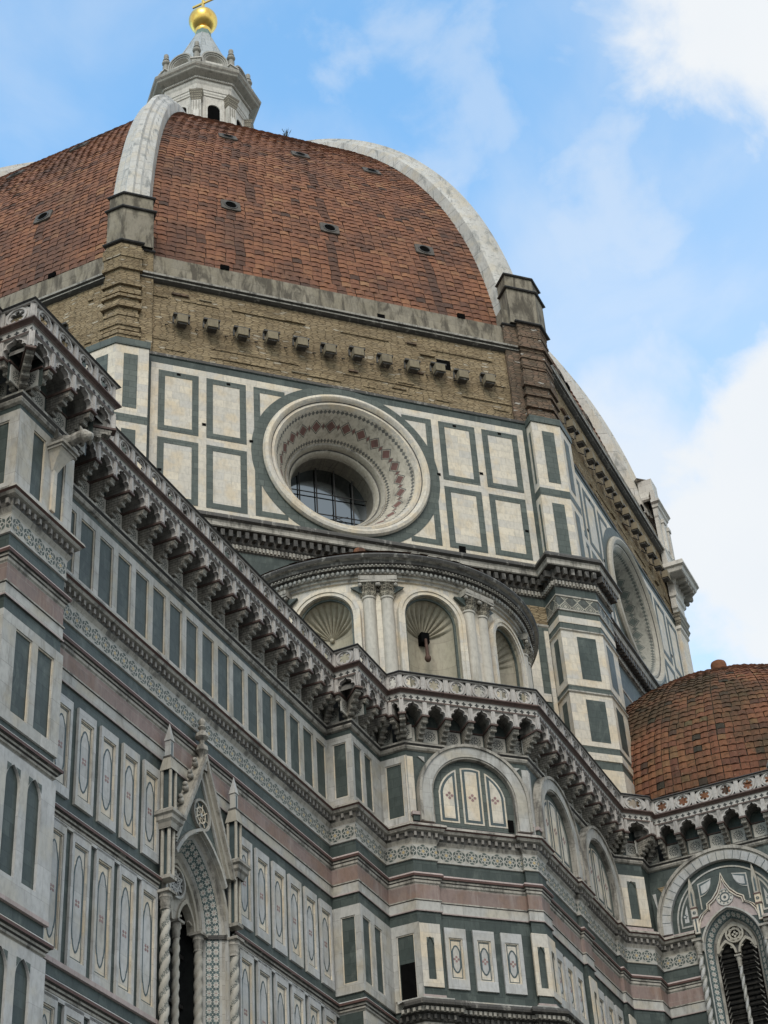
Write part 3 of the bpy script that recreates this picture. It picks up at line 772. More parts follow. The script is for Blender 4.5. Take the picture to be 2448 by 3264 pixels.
mb.box(-.058, .24, -.03, .06, 28.66, 31.17, 'cream'); build('corner_strip', mb, block, Fd)
mb = MB(); mb.box(Ld - .20, Ld + .058, -.03, .06, 28.66, 31.17, 'white'); build('corner_strip', mb, block, Fd)
for x in (.02, Ld - .40):
    mb = MB(); mb.box(x, x + .36, 0, .22, 28.90, 29.02, 'pinkish'); mb.box(x + .05, x + .31, 0, .18, 28.7, 28.9, 'green'); build('corner_plinth', mb, block, Fd)
for sg in (-1, 1):
    mb = MB(); cx = 2.33 + sg * 1.78; mb.prism([(cx - .12, 31.22), (cx + .12, 31.22), (cx + (.12 if sg < 0 else -.12), 31.02)], 0, .05, 'white'); build('spandrel_inlay', mb, block, Fd)
mb = MB(); mb.box(3.56, 3.76, .004, .05, 28.72, 29.16, 'void'); build('opening', mb, block, Fd)
F, L = seg_frame(PLAN[9], PLAN[10]); mb = MB()
mb.box(-.055, .22, -.03, .06, 28.66, 31.17, 'white'); build('corner_strip', mb, block, F)
for x in (.05, 4.35):
    mb = MB(); mb.box(x, x + .4, 0, .22, 28.90, 29.02, 'pinkish'); mb.box(x + .05, x + .35, 0, .18, 28.7, 28.9, 'green'); build('corner_plinth', mb, block, F)
# panels of the diagonal face
P3 = None
for x in (-1.40, -.41, .57):
    Mw = Fd @ Matrix.Translation((2.33 + x + .365, .13, 23.03))
    if P3 is None: P3 = inlaid_panel('inlaid_panel', block, .74, 2.05, Mw, sunk=False, side=.13, top=.33, bot=.33)
    else: dup(P3, block, Mw)
for x in (-22.85, -21.87, -20.9, -18.75, -17.75, -16.75):
    dup(P3, block, FA(x, YS + .13) @ Matrix.Translation((0, 0, 23.03)))
def niche_strip(owner, F, x0, x1):
    mb = MB(); c = (x0 + x1) / 2
    lancet(mb, c, 23.25, 24.45, .13, m='cream', d=.05, x0=x0, x1=x1, z1=25.12, zb=23.0)
    mb.box(x0 - .02, x1 + .02, -.02, .10, 22.62, 22.72, 'pinkish')
    return build('niche_strip', mb, owner, F)
niche_strip(block, Fd, .0, .74); niche_strip(block, Fd, 3.95, Ld + .04)
F, L = seg_frame(PLAN[9], PLAN[10])
niche_strip(block, F, .02, .74); niche_strip(block, F, 4.12, 4.84); niche_strip(block, F, 8.33, 9.05)
# black dentilled cornice of the low chapel roof under the block
mb = MB()
iA = 9; iB = NL - 8
mb.sweep(LOW, [(.02, 22.66), (.17, 22.62), (.17, 22.52), (.50, 22.44), (.56, 22.34), (.55, 22.26), (.40, 22.22), (.36, 22.08), (.22, 22.04), (.2, 21.86), (.12, 21.82), (.10, 21.70), (.06, 21.68), (.05, 21.2), (.12, 21.16), (.12, 21.05), (0, 21.0)],
         ['white', 'white', 'dark', 'dark', 'dark', 'dark', 'aged', 'dark', 'dark', 'dark', 'aged', 'aged', 'lattice', 'white', 'white', 'white'], i0=iA, i1=iB)
small_steps(mb, LOW, iA, iB, 22.08, 22.2, .36, .46, .16, .09, 'aged')
small_steps(mb, LOW, iA, iB, 21.88, 22.02, .2, .3, .2, .08, 'dark')
build('chapel_cornice', mb, block)
# small diagonal face with a lancet
F, L = seg_frame(PLAN[10], PLAN[11]); mb = MB()
lancet(mb, L / 2 + .05, 29.12, 30.35, .20, m='cream', d=.06, x0=-.02, x1=L + .02, z1=30.92, zb=28.85)
mb.box(-.02, L + .05, -.02, .12, 28.66, 28.76, 'pinkish')
build('lancet_strip', mb, block, F)

# ------------------------------------------------------------------ the corbelled gallery
OFF = .75
def gallery_parts(owner):
    P = {}
    BW = .87
    # pierced arch between two corbels, with its little vault
    mb = MB(); hw = BW / 2
    con = [(-.315, 32.43), (-.325, 32.52), (-.315, 32.60), (-.27, 32.655), (-.19, 32.665), (-.215, 32.72), (-.195, 32.79), (-.13, 32.835), (-.06, 32.85), (0, 32.955)]
    con = con + [(-x, z) for x, z in con[-2::-1]]
    mb.prism([(-hw, 32.43)] + con + [(hw, 32.43), (hw, 33.0), (-hw, 33.0)], .62, .74, 'arch')
    for s in (-1, 1):     # flush spandrels, the shade of a sinking painted in darker marble
        mb.prism([(s * .36, 32.93), (s * .13, 32.93), (s * .24, 32.80), (s * .345, 32.74)], .735, .743, 'arch_dark')
    rim = [(x * 1.0, z) for x, z in con]; rim2 = [(x * 1.12, z + .022) for x, z in con]
    mb.ring(rim2[::-1], rim[::-1], .70, .765, 'arch', closed=False)
    n = 10
    for i in range(n):
        a, b_ = PI * i / n, PI * (i + 1) / n
        q = lambda t, d: (.33 * math.cos(t), -d, 32.52 + .36 * math.sin(t))
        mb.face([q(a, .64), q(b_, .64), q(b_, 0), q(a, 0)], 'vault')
    mb.face([(.33, 0, 31.8), (-.33, 0, 31.8), (-.33, 0, 32.9), (.33, 0, 32.9)][::-1], 'green')
    mb.box(-.33, .33, 0, .05, 32.36, 32.41, 'redbrown')
    P['arch'] = ('gallery_arch', mb)
    mb = MB(); mb.box(-.27, .27, 0, .035, 31.79, 32.33, 'white', front='rosette'); P['ros'] = ('rosette_panel', mb)
    # corbel
    mb = MB()
    prof = [(0, 32.37), (0, 31.72), (.07, 31.74), (.11, 31.83), (.19, 31.85), (.23, 31.95), (.33, 31.98), (.37, 32.08), (.49, 32.11), (.54, 32.21), (.66, 32.24), (.72, 32.31), (.72, 32.37)]
    k = len(prof)
    for x, sgn in ((-.095, 1), (.095, -1)):
        pts = [(x, -d, z) for d, z in prof]; mb.face(pts if sgn > 0 else pts[::-1], 'corbel')
    for i in range(k):
        (d0, z0), (d1, z1) = prof[i], prof[(i + 1) % k]
        mb.face([(-.095, -d0, z0), (-.095, -d1, z1), (.095, -d1, z1), (.095, -d0, z0)], 'corbel')
    for d, z in ((.17, 31.83), (.31, 31.96), (.465, 32.09), (.64, 32.22)):
        mb.tube((-.105, -d - .01, z + .01), (.105, -d - .01, z + .01), .052, 'corbel', 8)
    mb.box(-.135, .135, 0, .80, 32.37, 32.435, 'redbrown')
    mb.box(-.11, .11, 0, .62, 32.435, 33.0, 'vault')
    mb.box(-.075, .075, .62, .785, 32.435, 32.985, 'arch')
    mb.box(-.028, .028, .78, .80, 32.47, 32.93, 'arch')
    P['corbel'] = ('corbel', mb)
    mb = MB(); mb.box(-.085, .085, .66, .80, 33.42, 33.985, 'arch'); mb.box(-.04, .04, .795, .815, 33.46, 33.94, 'arch'); P['post'] = ('balustrade_post', mb)
    # parapet panel pierced by a six-lobed roundel
    mb = MB(); n = 36; cz, rr, x1, z0, z1 = 33.70, .245, .385, 33.42, 33.985
    out = []
    for i in range(n):
        a = 2 * PI * i / n; c, s_ = math.cos(a), math.sin(a)
        t = min(x1 / abs(c) if abs(c) > 1e-6 else 9, ((z1 - cz) if s_ > 0 else (cz - z0)) / abs(s_) if abs(s_) > 1e-6 else 9)
        out.append((t * c, cz + t * s_))
    mb.ring(out, circ(0, cz, rr, n), .69, .75, 'arch')
    mb.ring(circ(0, cz, rr + .035, n), circ(0, cz, rr - .02, n), .70, .785, 'arch')
    lr = lambda i: .115 + .085 * math.sqrt(abs(math.sin(3 * 2 * PI * i / n)))
    lob = [(lr(i) * math.cos(2 * PI * i / n), cz + lr(i) * math.sin(2 * PI * i / n)) for i in range(n)]
    mb.ring(circ(0, cz, rr - .018, n), lob, .70, .745, 'arch')
    for sx in (-1, 1):
        for sz in (-1, 1):
            mb.prism([(sx * .36, cz + sz * .25), (sx * .24, cz + sz * .25), (sx * .36, cz + sz * .13)], .745, .752, 'void')
    P['panel'] = ('balustrade_panel', mb)
    return P
def gallery(owner, i0, i1):
    P = gallery_parts(owner); first = {}
    def put(kind, Mw):
        if kind not in first: first[kind] = build(P[kind][0], P[kind][1], owner, Mw)
        else: dup(first[kind], owner, Mw)
    off = mitres(PLAN)
    front = [(PLAN[i][0] + off[i][0] * OFF, PLAN[i][1] + off[i][1] * OFF) for i in range(len(PLAN))]
    for i in range(i0, i1):
        a, b_ = front[i], front[i + 1]
        F, L = seg_frame(a, b_)
        n = max(1, round(L / .87)); p = L / n
        if L < .35: continue
        def turn(j):
            if j <= 0 or j >= len(PLAN) - 1: return 0
            v0 = (PLAN[j][0] - PLAN[j - 1][0], PLAN[j][1] - PLAN[j - 1][1]); v1 = (PLAN[j + 1][0] - PLAN[j][0], PLAN[j + 1][1] - PLAN[j][1])
            return v0[0] * v1[1] - v0[1] * v1[0]      # > 0: the wall turns left, i.e. outward corner
        for q in range(n):
            x = (q + .5) * p
            Mw = F @ Matrix.Translation((x, OFF, 0)) @ Matrix.Diagonal((p / .87, 1, 1, 1))
            if a[0] < -53.5 and q * p + a[0] < -53.5: continue
            put('arch', Mw); put('ros', F @ Matrix.Translation((x, OFF, 0))); put('panel', Mw)
        for q in range(n + 1):
            x = q * p
            if a[0] + x < -53.5: continue
            if q in (0, n):
                j = i if q == 0 else i + 1
                tn = turn(j)
                if q == n and (tn != 0): continue          # shared corner: made once, at the start of the next wall
                if q == 0 and tn < -.01:                   # inner corner: one long corbel on the diagonal, a low ceiling
                    o = off[j]; kk = math.hypot(*o); ang = math.atan2(o[1], o[0]) + PI / 2
                    put('corbel', Matrix.Translation((PLAN[j][0], PLAN[j][1], 0)) @ Matrix.Rotation(ang, 4, 'Z') @ Matrix.Diagonal((1, kk * .93, 1, 1)))
                    put('post', F @ Matrix.Translation((.06, OFF, 0)))
                    Fp, Lp = seg_frame(front[i - 1], front[i])
                    put('ros', F @ Matrix.Translation((-OFF * .55, OFF, 0)) @ Matrix.Diagonal((.8, 1, 1, 1))); put('ros', Fp @ Matrix.Translation((Lp + OFF * .55, OFF, 0)) @ Matrix.Diagonal((.8, 1, 1, 1)))
                    qa, qb = Fp @ Vector((Lp, OFF, 0)), F @ Vector((0, OFF, 0))
                    t = MB(); loop = [(PLAN[j][0], PLAN[j][1]), (qa.x, qa.y), front[j], (qb.x, qb.y)]
                    t.face([(x, y, 32.58) for x, y in loop], 'vault')
                    build('corner_vault', t, owner)
                    put('corbel', F @ Matrix.Translation((.12, OFF, 0)) @ Matrix.Diagonal((.8, 1, 1, 1))); put('corbel', Fp @ Matrix.Translation((Lp - .12, OFF, 0)) @ Matrix.Diagonal((.8, 1, 1, 1))); continue
                if q == 0 and tn > .01:
                    o = off[j]; k = math.hypot(*o)
                    ang = math.atan2(o[1], o[0]) + PI / 2
                    Mw = Matrix.Translation((PLAN[j][0], PLAN[j][1], 0)) @ Matrix.Rotation(ang, 4, 'Z') @ Matrix.Diagonal((1, k, 1, 1))
                    put('corbel', Mw); put('post', Mw @ Matrix.Translation((0, .03, 0)) @ Matrix.Diagonal((1.0, .98, 1, 1))); continue
            put('corbel', F @ Matrix.Translation((x, OFF, 0))); put('post', F @ Matrix.Translation((x, OFF, 0)))
    mb = MB()
    mb.sweep(PLAN, [(-.3, 33.44), (.60, 33.44), (.84, 33.40), (.90, 33.37), (.91, 33.32), (.83, 33.27), (.79, 33.22), (.76, 33.215)], ['lead', 'lead', 'redbrown', 'redbrown', 'redbrown', 'redbrown', 'arch'], i0=i0, i1=i1)
    build('drip_moulding', mb, owner)
    mb = MB(); mb.sweep(PLAN, [(.755, 33.22), (.755, 32.99), (.80, 32.985), (.80, 32.94), (.755, 32.93), (.74, 32.93)], ['quatre', 'arch', 'redbrown', 'arch', 'arch'], i0=i0, i1=i1)
    mb.sweep(PLAN, [(.755, 33.0), (0, 33.0)], 'vault', i0=i0, i1=i1)
    build('pierced_strip', mb, owner)
    mb = MB(); mb.sweep(PLAN, [(.60, 33.97), (.60, 34.02), (.64, 34.06), (.86, 34.06), (.89, 34.02), (.84, 33.98), (.70, 33.97), (.60, 33.97)], 'lead', i0=i0, i1=i1)
    mb.sweep(PLAN, [(.845, 33.985), (.81, 33.955), (.68, 33.955)], 'arch', i0=i0, i1=i1)
    build('top_rail', mb, owner)
gallery(nave, *I_AISLE); gallery(block, *I_BLOCK); gallery(trib, *I_TRIB)
# terrace behind the balustrades, closes the walls from above
mb = MB(); mb.face([(x, y, 33.43) for x, y in [(-72, -14)] + PLAN[:10] + [(-24.2, -14)]][::1], 'lead'); build('terrace', mb, nave)
mb = MB(); mb.face([(x, y, 33.435) for x, y in [(-24.2, -14)] + PLAN[9:13] + [(-13.4, -14)]], 'lead'); build('terrace', mb, block)
mb = MB(); mb.face([(x, y, 33.43) for x, y in [(-13.4, -20)] + PLAN[12:] + [(13.4, -33.75), (13.4, -20)]], 'lead'); build('terrace', mb, trib)
# ------------------------------------------------------------------ gabled gothic window of the aisle
def twisted(mb, x, d, z0, z1, r, m, turns=1.6, n=20, m2=None):
    """barley-twist shaft, two raised bands and two sunk inlaid ones"""
    k = max(8, int((z1 - z0) / .035))
    ph = lambda a, z: math.cos(2 * a - 2 * PI * turns * z)
    def P(i, j):
        a = 2 * PI * i / n; z = z1 - (z1 - z0) * j / k; q = r * (1 + .17 * max(-.7, min(.7, 1.6 * ph(a, z))))
        return (x + q * math.cos(a), -d + q * math.sin(a), z)
    for j in range(k):
        for i in range(n):
            s_ = ph(2 * PI * (i + .5) / n, z1 - (z1 - z0) * (j + .5) / k)
            mb.face([P(i, j), P(i, j + 1), P(i + 1, j + 1), P(i + 1, j)], (m2 if m2 and s_ < -.25 else m))
def capital(mb, x, d, z0, z1, r, m='aged'):
    h = z1 - z0
    mb.lathe(x, -d, [(r * 1.5, z1 - h * .12), (r * 1.35, z1 - h * .2), (r * 1.55, z0 + h * .62), (r * 1.2, z0 + h * .5), (r * 1.25, z0 + h * .3), (r, z0 + h * .12), (r * 1.2, z0 + h * .08), (r * 1.2, z0), (r, z0)], 10, m)
    mb.box(x - r * 1.75, x + r * 1.75, d - r * 1.75, d + r * 1.75, z1 - h * .14, z1, m)
def tri_gable(cx, zb, za, hb, t):
    out = [(cx + hb, zb), (cx, za), (cx - hb, zb)]
    sl = (za - zb) / hb; k = t * math.sqrt(1 + sl * sl)
    inn = [(cx + hb - t * math.sqrt(1 + 1 / sl / sl) , zb), (cx, za - k), (cx - hb + t * math.sqrt(1 + 1 / sl / sl), zb)]
    return out, inn
def gothic_window(owner, Mw):
    """origin on the wall line below the middle of the window"""
    mb = MB()
    win_hw, dep = 1.10, -.56
    zs = AW_Z0
    o = [(AW_HW, 8)] + pointed(0, zs, AW_HW, 10, AW_RISE) + [(-AW_HW, 8)]
    i_ = [(win_hw + .12, 8)] + pointed(0, zs, win_hw + .12, 10, 1.84) + [(-win_hw - .12, 8)]
    # splayed jamb with its inlaid pattern
    k = len(o)
    acc = [0.0]
    for j in range(1, k): acc.append(acc[-1] + math.hypot(o[j][0] - o[j - 1][0], o[j][1] - o[j - 1][1]))
    def P(j, f):
        return (o[j][0] * (1 - f) + i_[j][0] * f, -(.04 * (1 - f) + dep * f), o[j][1] * (1 - f) + i_[j][1] * f)
    for f0, f1, m in ((0, .12, 'aged'), (.12, .22, 'white'), (.22, .74, 'flower'), (.74, .86, 'white'), (.86, 1.0, 'aged')):
        for j in range(k - 1):
            uv = [(0 + .0, acc[j]), (.47, acc[j]), (.47, acc[j + 1]), (0, acc[j + 1])]
            mb.face([P(j, f0), P(j, f1), P(j + 1, f1), P(j + 1, f0)], m, uv=uv if m == 'flower' else None)
    root = build('gothic_window', mb, owner, Mw)
    # outer moulding
    mb = MB(); mb.ring([(x * 1.055, z + (.10 if z > zs else 0)) for x, z in o], o, -.05, .14, 'white', closed=False)
    build('arch_moulding', mb, root, Mw)
    mb = MB()
    for zz in (21.62,):
        for s in (-1, 1):
            mb.face([(s * 1.18, .54, zz), (s * 1.57, -.10, zz), (s * 1.57, -.10, zz + .12), (s * 1.18, .54, zz + .12)][::s], 'dark')
            mb.box(s * 1.66 - .12, s * 1.66 + .12, -.02, .12, zz, zz + .12, 'dark')
    build('impost', mb, root, Mw)
    # glazing and tracery
    mb = MB(); mb.face([(-1.3, -dep + .55, 8), (1.3, -dep + .55, 8), (1.3, -dep + .55, 23.7), (-1.3, -dep + .55, 23.7)], 'glass_and_shade')
    for s in (-1, 1): mb.face([(s * 1.2, -dep, 8), (s * 1.2, -dep + .56, 8), (s * 1.2, -dep + .56, 23.0), (s * 1.2, -dep, 23.0)], 'glass_and_shade')  # inner reveals in the dark glass tone, painting the shade of the recess
    for z in (9.8, 11.2, 12.6, 14.0, 15.4, 16.9, 18.4, 19.8, 21.2): mb.box(-1.25, 1.25, dep - .54, dep - .47, z - .05, z + .05, 'iron')
    build('window_pane', mb, root, Mw)
    mb = MB()
    big = pointed(0, zs, win_hw + .12, 10, 1.84); zl = 21.74
    lan = lambda cx, hw: pointed(cx, zl, hw, 6, hw * 1.75)
    la, lb = lan(-.60, .46), lan(.60, .46)
    poly = [(-1.19, zl), (-1.06, zl)] + la[::-1][1:-1] + [(-.14, zl), (.14, zl)] + lb[::-1][1:-1] + [(1.06, zl), (1.19, zl)] + big[1:-1]
    mb.prism(poly, dep - .24, dep - .08, 'aged')
    for cx in (-.60, .60):
        l, l2 = lan(cx, .49), lan(cx, .41)
        mb.ring(l, l2, dep - .26, dep - .02, 'gable', closed=False)
        for s in (-1, 1): mb.tube((cx + s * .43, -dep + .10, zl + .22), (cx + s * .20, -dep + .10, zl + .30), .04, 'gable', 6)
    mb.ring(big, [(x * .90, zs + (z - zs) * .93) for x, z in big], dep - .2, dep + .02, 'gable', closed=False)
    zc = 22.86
    mb.prism(circ(0, zc, .42, 28), dep - .08, dep - .065, 'void')
    mb.ring(circ(0, zc, .47, 32), circ(0, zc, .40, 32), dep - .1, dep + .02, 'white')
    for k2 in (0, 1):
        pts = [(.40 * math.cos(a), zc + .40 * math.sin(a)) for a in [PI / 2 + k2 * PI / 3 + q * 2 * PI / 3 for q in range(3)]]
        pin = [(.31 * math.cos(a), zc + .31 * math.sin(a)) for a in [PI / 2 + k2 * PI / 3 + q * 2 * PI / 3 for q in range(3)]]
        mb.ring(pts, pin, dep - .06, dep - .02 + .006 * k2, 'bluewhite')
    for q in range(12):
        a = q * PI / 6
        mb.tube((.06 * math.cos(a), -dep + .03, zc + .06 * math.sin(a)), (.38 * math.cos(a), -dep + .03, zc + .38 * math.sin(a)), .018, 'bluewhite', 5)
    build('tracery', mb, root, Mw)
    for x, d, zt, r in ((.04, dep - .02, 21.22, .095), (1.08, dep + .06, 21.2, .11), (-1.08, dep + .06, 21.2, .11), (-1.80, .20, 21.15, .125), (1.80, .20, 21.15, .125)):
        mb = MB(); twisted(mb, x, d, 8.5, zt, r, 'shaft', 2.2 if abs(x) > 1.5 else 2.8, m2='groove' if abs(x) > 1.5 else 'gable')
        capital(mb, x, d, zt, zt + .52, r)
        build('twisted_column', mb, root, Mw, smooth=True)
    # gable
    mb = MB(); zb, za = 23.30, 26.55
    out, inn = tri_gable(0, zb, za, 1.66, .24)
    mb.ring(out, inn, -.05, .30, 'gable', closed=False)
    o2, i2 = tri_gable(0, zb, za - .02, 1.64, .09)
    mb.ring(o2, i2, .25, .40, 'aged', closed=False)
    hh = [p for p in pointed(0, zs, AW_HW * 1.05, 14, AW_RISE + .08) if p[1] > 22.9]
    cut = [p for p in hh if p[1] > zb]
    mb.face([(x, -.16, z) for x, z in [inn[0], inn[1], inn[2]] + cut[::-1]], 'green2')
    mb.ring([inn[0], inn[1], inn[2]], [(inn[0][0] - .10, zb), (0, inn[1][1] - .24), (inn[2][0] + .10, zb)], .15, .22, 'white', closed=False)
    mb.ring([(x * 1.03, z + .05) for x, z in hh], [(x * .97, z - .04) for x, z in hh], .1, .26, 'white', closed=False)
    mb.ring(circ(0, 24.66, .47, 32), circ(0, 24.66, .40, 32), .15, .25, 'aged')
    mb.face([(x, -.18, z) for x, z in circ(0, 24.66, .41, 28)], 'green')
    for q in range(8):
        a = q * PI / 4 + .2
        mb.tube((.08 * math.cos(a), -.20, 24.66 + .08 * math.sin(a)), (.36 * math.cos(a + .35), -.20, 24.66 + .36 * math.sin(a + .35)), .018, 'cream', 5)
    mb.ring(circ(0, 24.66, .25, 20), circ(0, 24.66, .21, 20), .18, .21, 'cream')
    mb.prism(circ(0, 24.66, .06, 8), .18, .22, 'bluewhite')
    g = build('gable', mb, root, Mw)
    for s in (-1, 1):
        for q in range(6):
            f = (q + .6) / 6.6
            x, z = s * 1.66 * (1 - f), zb + (za - zb) * f
            mb = MB(); mb.ball((x + s * .10, -.20, z + .06), .10, 'aged', 8, 6, 1.1); mb.ball((x + s * .17, -.23, z + .14), .075, 'aged', 8, 6, 1.0); mb.tube((x, -.2, z), (x + s * .12, -.2, z + .1), .05, 'aged', 6)
            build('crocket', mb, g, Mw, smooth=True)
    mb = MB()
    mb.lathe(0, -.22, [(.02, 27.75), (.10, 27.66), (.11, 27.58), (.06, 27.5), (.13, 27.42), (.06, 27.34), (.19, 27.2), (.20, 27.1), (.08, 27.0), (.07, 26.9), (.17, 26.8), (.19, 26.66), (.10, 26.55), (.09, 26.3), (.16, 26.2), (.16, 26.0)], 9, 'aged')
    build('finial', mb, g, Mw, smooth=True)
    # pinnacles left and right
    for s in (-1, 1):
        x = s * 1.80; mb = MB()
        for q in (-.11, .11):
            for dd in (.14, .34): mb.tube((x + q, -dd, 22.05), (x + q, -dd, 23.5), .05, 'gable', 8)
        mb.box(x - .06, x + .06, .1, .25, 22.05, 23.5, 'line')
        mb.box(x - .17, x + .17, .05, .42, 21.98, 22.08, 'aged')
        bl = [(.20, 23.40), (.24, 23.55), (.30, 23.62), (.30, 23.74), (.36, 23.78), (.36, 23.86), (.26, 23.95)]
        for (w0, za_), (w1, zb_) in zip(bl, bl[1:]):
            c4 = lambda w, z: [(x - w, .24 * -1 + -w, z), (x + w, -.24 - w, z), (x + w, -.24 + w, z), (x - w, -.24 + w, z)]
            A, B = c4(w0, za_), c4(w1, zb_)
            for q in range(4): mb.face([A[q], A[(q + 1) % 4], B[(q + 1) % 4], B[q]], 'aged')
        mb.face([(x - .26, -.5, 23.95), (x + .26, -.5, 23.95), (x + .26, .02, 23.95), (x - .26, .02, 23.95)], 'aged')
        for qx in (-.13, .13):
            for dd in (.11, .37): mb.tube((x + qx, -dd, 23.95), (x + qx, -dd, 25.25), .045, 'gable', 8)
        mb.box(x - .09, x + .09, .15, .33, 23.95, 25.2, 'line')
        A = [(x - .19, -.05, 25.15), (x + .19, -.05, 25.15), (x + .19, -.43, 25.15), (x - .19, -.43, 25.15)]
        mid_ = [(x - .11, -.13, 25.58), (x + .11, -.13, 25.58), (x + .11, -.35, 25.58), (x - .11, -.35, 25.58)]
        for q in range(4): mb.face([A[(q + 1) % 4], A[q], mid_[q], mid_[(q + 1) % 4]], 'gable')
        mb.box(x - .12, x + .12, .12, .36, 25.56, 25.62, 'dark')
        mb.box(x - .085, x + .085, .155, .325, 25.62, 26.12, 'bluewhite'); mb.box(x - .035, x + .035, .32, .328, 25.66, 26.05, 'line')
        top = (x, -.24, 26.68); A = [(x - .11, -.13, 26.1), (x + .11, -.13, 26.1), (x + .11, -.35, 26.1), (x - .11, -.35, 26.1)]
        for q in range(4): mb.face([A[(q + 1) % 4], A[q], top], 'bluewhite')
        build('pinnacle', mb, root, Mw)
    return root
gothic_window(nave, FA(WX))

# carved water spout on a bracket, on the buttress
mb = MB(); x, y0 = -47.30, 23.12
F = Matrix.Translation((-47.28, YB, 0))
mb.box(-.085, .085, -.02, .12, 28.95, 30.25, 'cream')
pr = [(.10, .10, 30.20), (.16, .22, 30.42), (.26, .40, 30.66), (.30, .46, 30.72)]
for (w0, d0, z0), (w1, d1, z1) in zip(pr, pr[1:]):
    mb.face([(-w0, -d0, z0), (w0, -d0, z0), (w1, -d1, z1), (-w1, -d1, z1)], 'cream')
    mb.face([(-w0, 0, z0), (-w0, -d0, z0), (-w1, -d1, z1), (-w1, 0, z1)], 'cream')
    mb.face([(w0, -d0, z0), (w0, 0, z0), (w1, 0, z1), (w1, -d1, z1)], 'cream')
mb.box(-.34, .34, 0, .50, 30.72, 30.80, 'aged'); mb.box(-.38, .38, 0, .56, 30.80, 30.88, 'aged')
sp = build('bracket', mb, nave, F)
mb = MB()
body = [((0, -.10, 31.12), .20), ((0, -.35, 31.08), .20), ((0, -.58, 31.05), .16), ((.02, -.76, 31.12), .15), ((.02, -.92, 31.10), .17), ((.02, -1.08, 31.02), .12)]
for (p, r), (q, r2) in zip(body, body[1:]): mb.tube(p, q, r, 'aged', 9, r2)
for p, r in body: mb.ball(p, r * 1.02, 'aged', 9, 6)
for s in (-1, 1):
    mb.tube((s * .12, -.42, 31.0), (s * .16, -.50, 30.88), .07, 'aged', 7, .05); mb.tube((s * .14, -.2, 31.2), (s * .30, -.30, 31.34), .09, 'aged', 7, .03)
    mb.tube((s * .09 + .02, -.90, 31.22), (s * .13 + .02, -.88, 31.34), .05, 'aged', 6, .02)
mb.ball((.02, -1.1, 31.0), .075, 'void', 8, 6)
build('gargoyle', mb, nave, F, smooth=True)

# ------------------------------------------------------------------ tribune: big arch with a gothic window
Ft, Lt = seg_frame(PLAN[12], PLAN[13]); TC = PLAN[12][1] - WY
Mt = Ft @ Matrix.Translation((TC, 0, 0))
mb = MB(); zb, zs, ro = 28.69, 28.98, 2.72
mb.ring(archpts(0, zb, zs, ro, 40), archpts(0, zb, zs, ro - .12, 40), -.02, .30, 'aged', closed=False)
mb.ring(archpts(0, zb, zs, ro - .12, 40), archpts(0, zb, zs, ro - .20, 40), -.02, .24, 'aged', closed=False)
mb.ring(archpts(0, zb, zs, ro - .20, 40), archpts(0, zb, zs, ro - .52, 40), -.02, .26, 'vous', closed=False, din=.20)
for i in range(23):
    a = PI * (i + .5) / 23; c, s = math.cos(a), math.sin(a)
    mb.tube(((ro - .205) * c, -.262, zs + (ro - .205) * s), ((ro - .515) * c, -.203, zs + (ro - .515) * s), .012, 'line', 4)
big_arch = build('round_arch', mb, trib, Mt, smooth=True)
mb = MB(); r2 = ro - .52
def half_field(r, x0, x1, z0, n=14):
    top = [(x0 + (x1 - x0) * i / n, zs + math.sqrt(max(r * r - (x0 + (x1 - x0) * i / n) ** 2, 1e-4))) for i in range(n + 1)]
    return [(x0, z0), (x1, z0)] + top[::-1]
for s in (-1, 1):
    mb.ring(archpts(0, zb, zs, r2 - .20, 40), archpts(0, zb, zs, r2 - .26, 40), 0, .03, 'white', closed=False) if s > 0 else None
    for g, m, d in ((0, 'white', .015), (.06, 'green', .02), (.16, 'bluewhite', .026)):
        rr = r2 - .34 - g
        xa, xb = -math.sqrt(rr * rr - .05), -1.36 - g
        pl = half_field(rr, xa, xb, 28.86 + g * 1.2)
        if s > 0: pl = [(-x, z) for x, z in pl]
        mb.prism(pl, .002, d, m)
    pts = []
    for q in range(12):
        rr = .13 if q % 2 == 0 else .065
        pts.append((s * 1.66 + rr * math.cos(q * PI / 6), 29.30 + rr * math.sin(q * PI / 6)))
    mb.prism(pts, .026, .032, 'line'); mb.prism(circ(s * 1.66, 29.30, .045, 8), .026, .036, 'bluewhite')
    # white outlined shapes beside the gable
    for g, m, d in ((0, 'white', .015), (.05, 'line', .021), (.12, 'bluewhite', .027)):
        pp = [(s * (.98 - g), 29.95 + g), (s * (.98 - g), 30.50 - g)]
        arc = [(s * (.98 - g - (.62 - 2 * g) * math.cos(t) ), 30.50 - g - (.62 - 2 * g) * math.sin(t)) for t in [PI * .5 * k / 8 for k in range(9)]]
        mb.prism([(s * (.98 - g), 30.5 - g)] + [(s * (.40 + g), 30.72 - g - .1)] + [(s * (.98 - g - (.54 - g) * math.cos(t)), 30.55 - (.60 - g) * math.sin(t)) for t in [PI * .5 * k / 8 for k in range(9)]], .002, d, m)
    mb.box(*( sorted((s * .98, s * .93)) ), 0, .018, 29.45, 29.98, 'white')
build('arch_inlay', mb, big_arch, Mt)
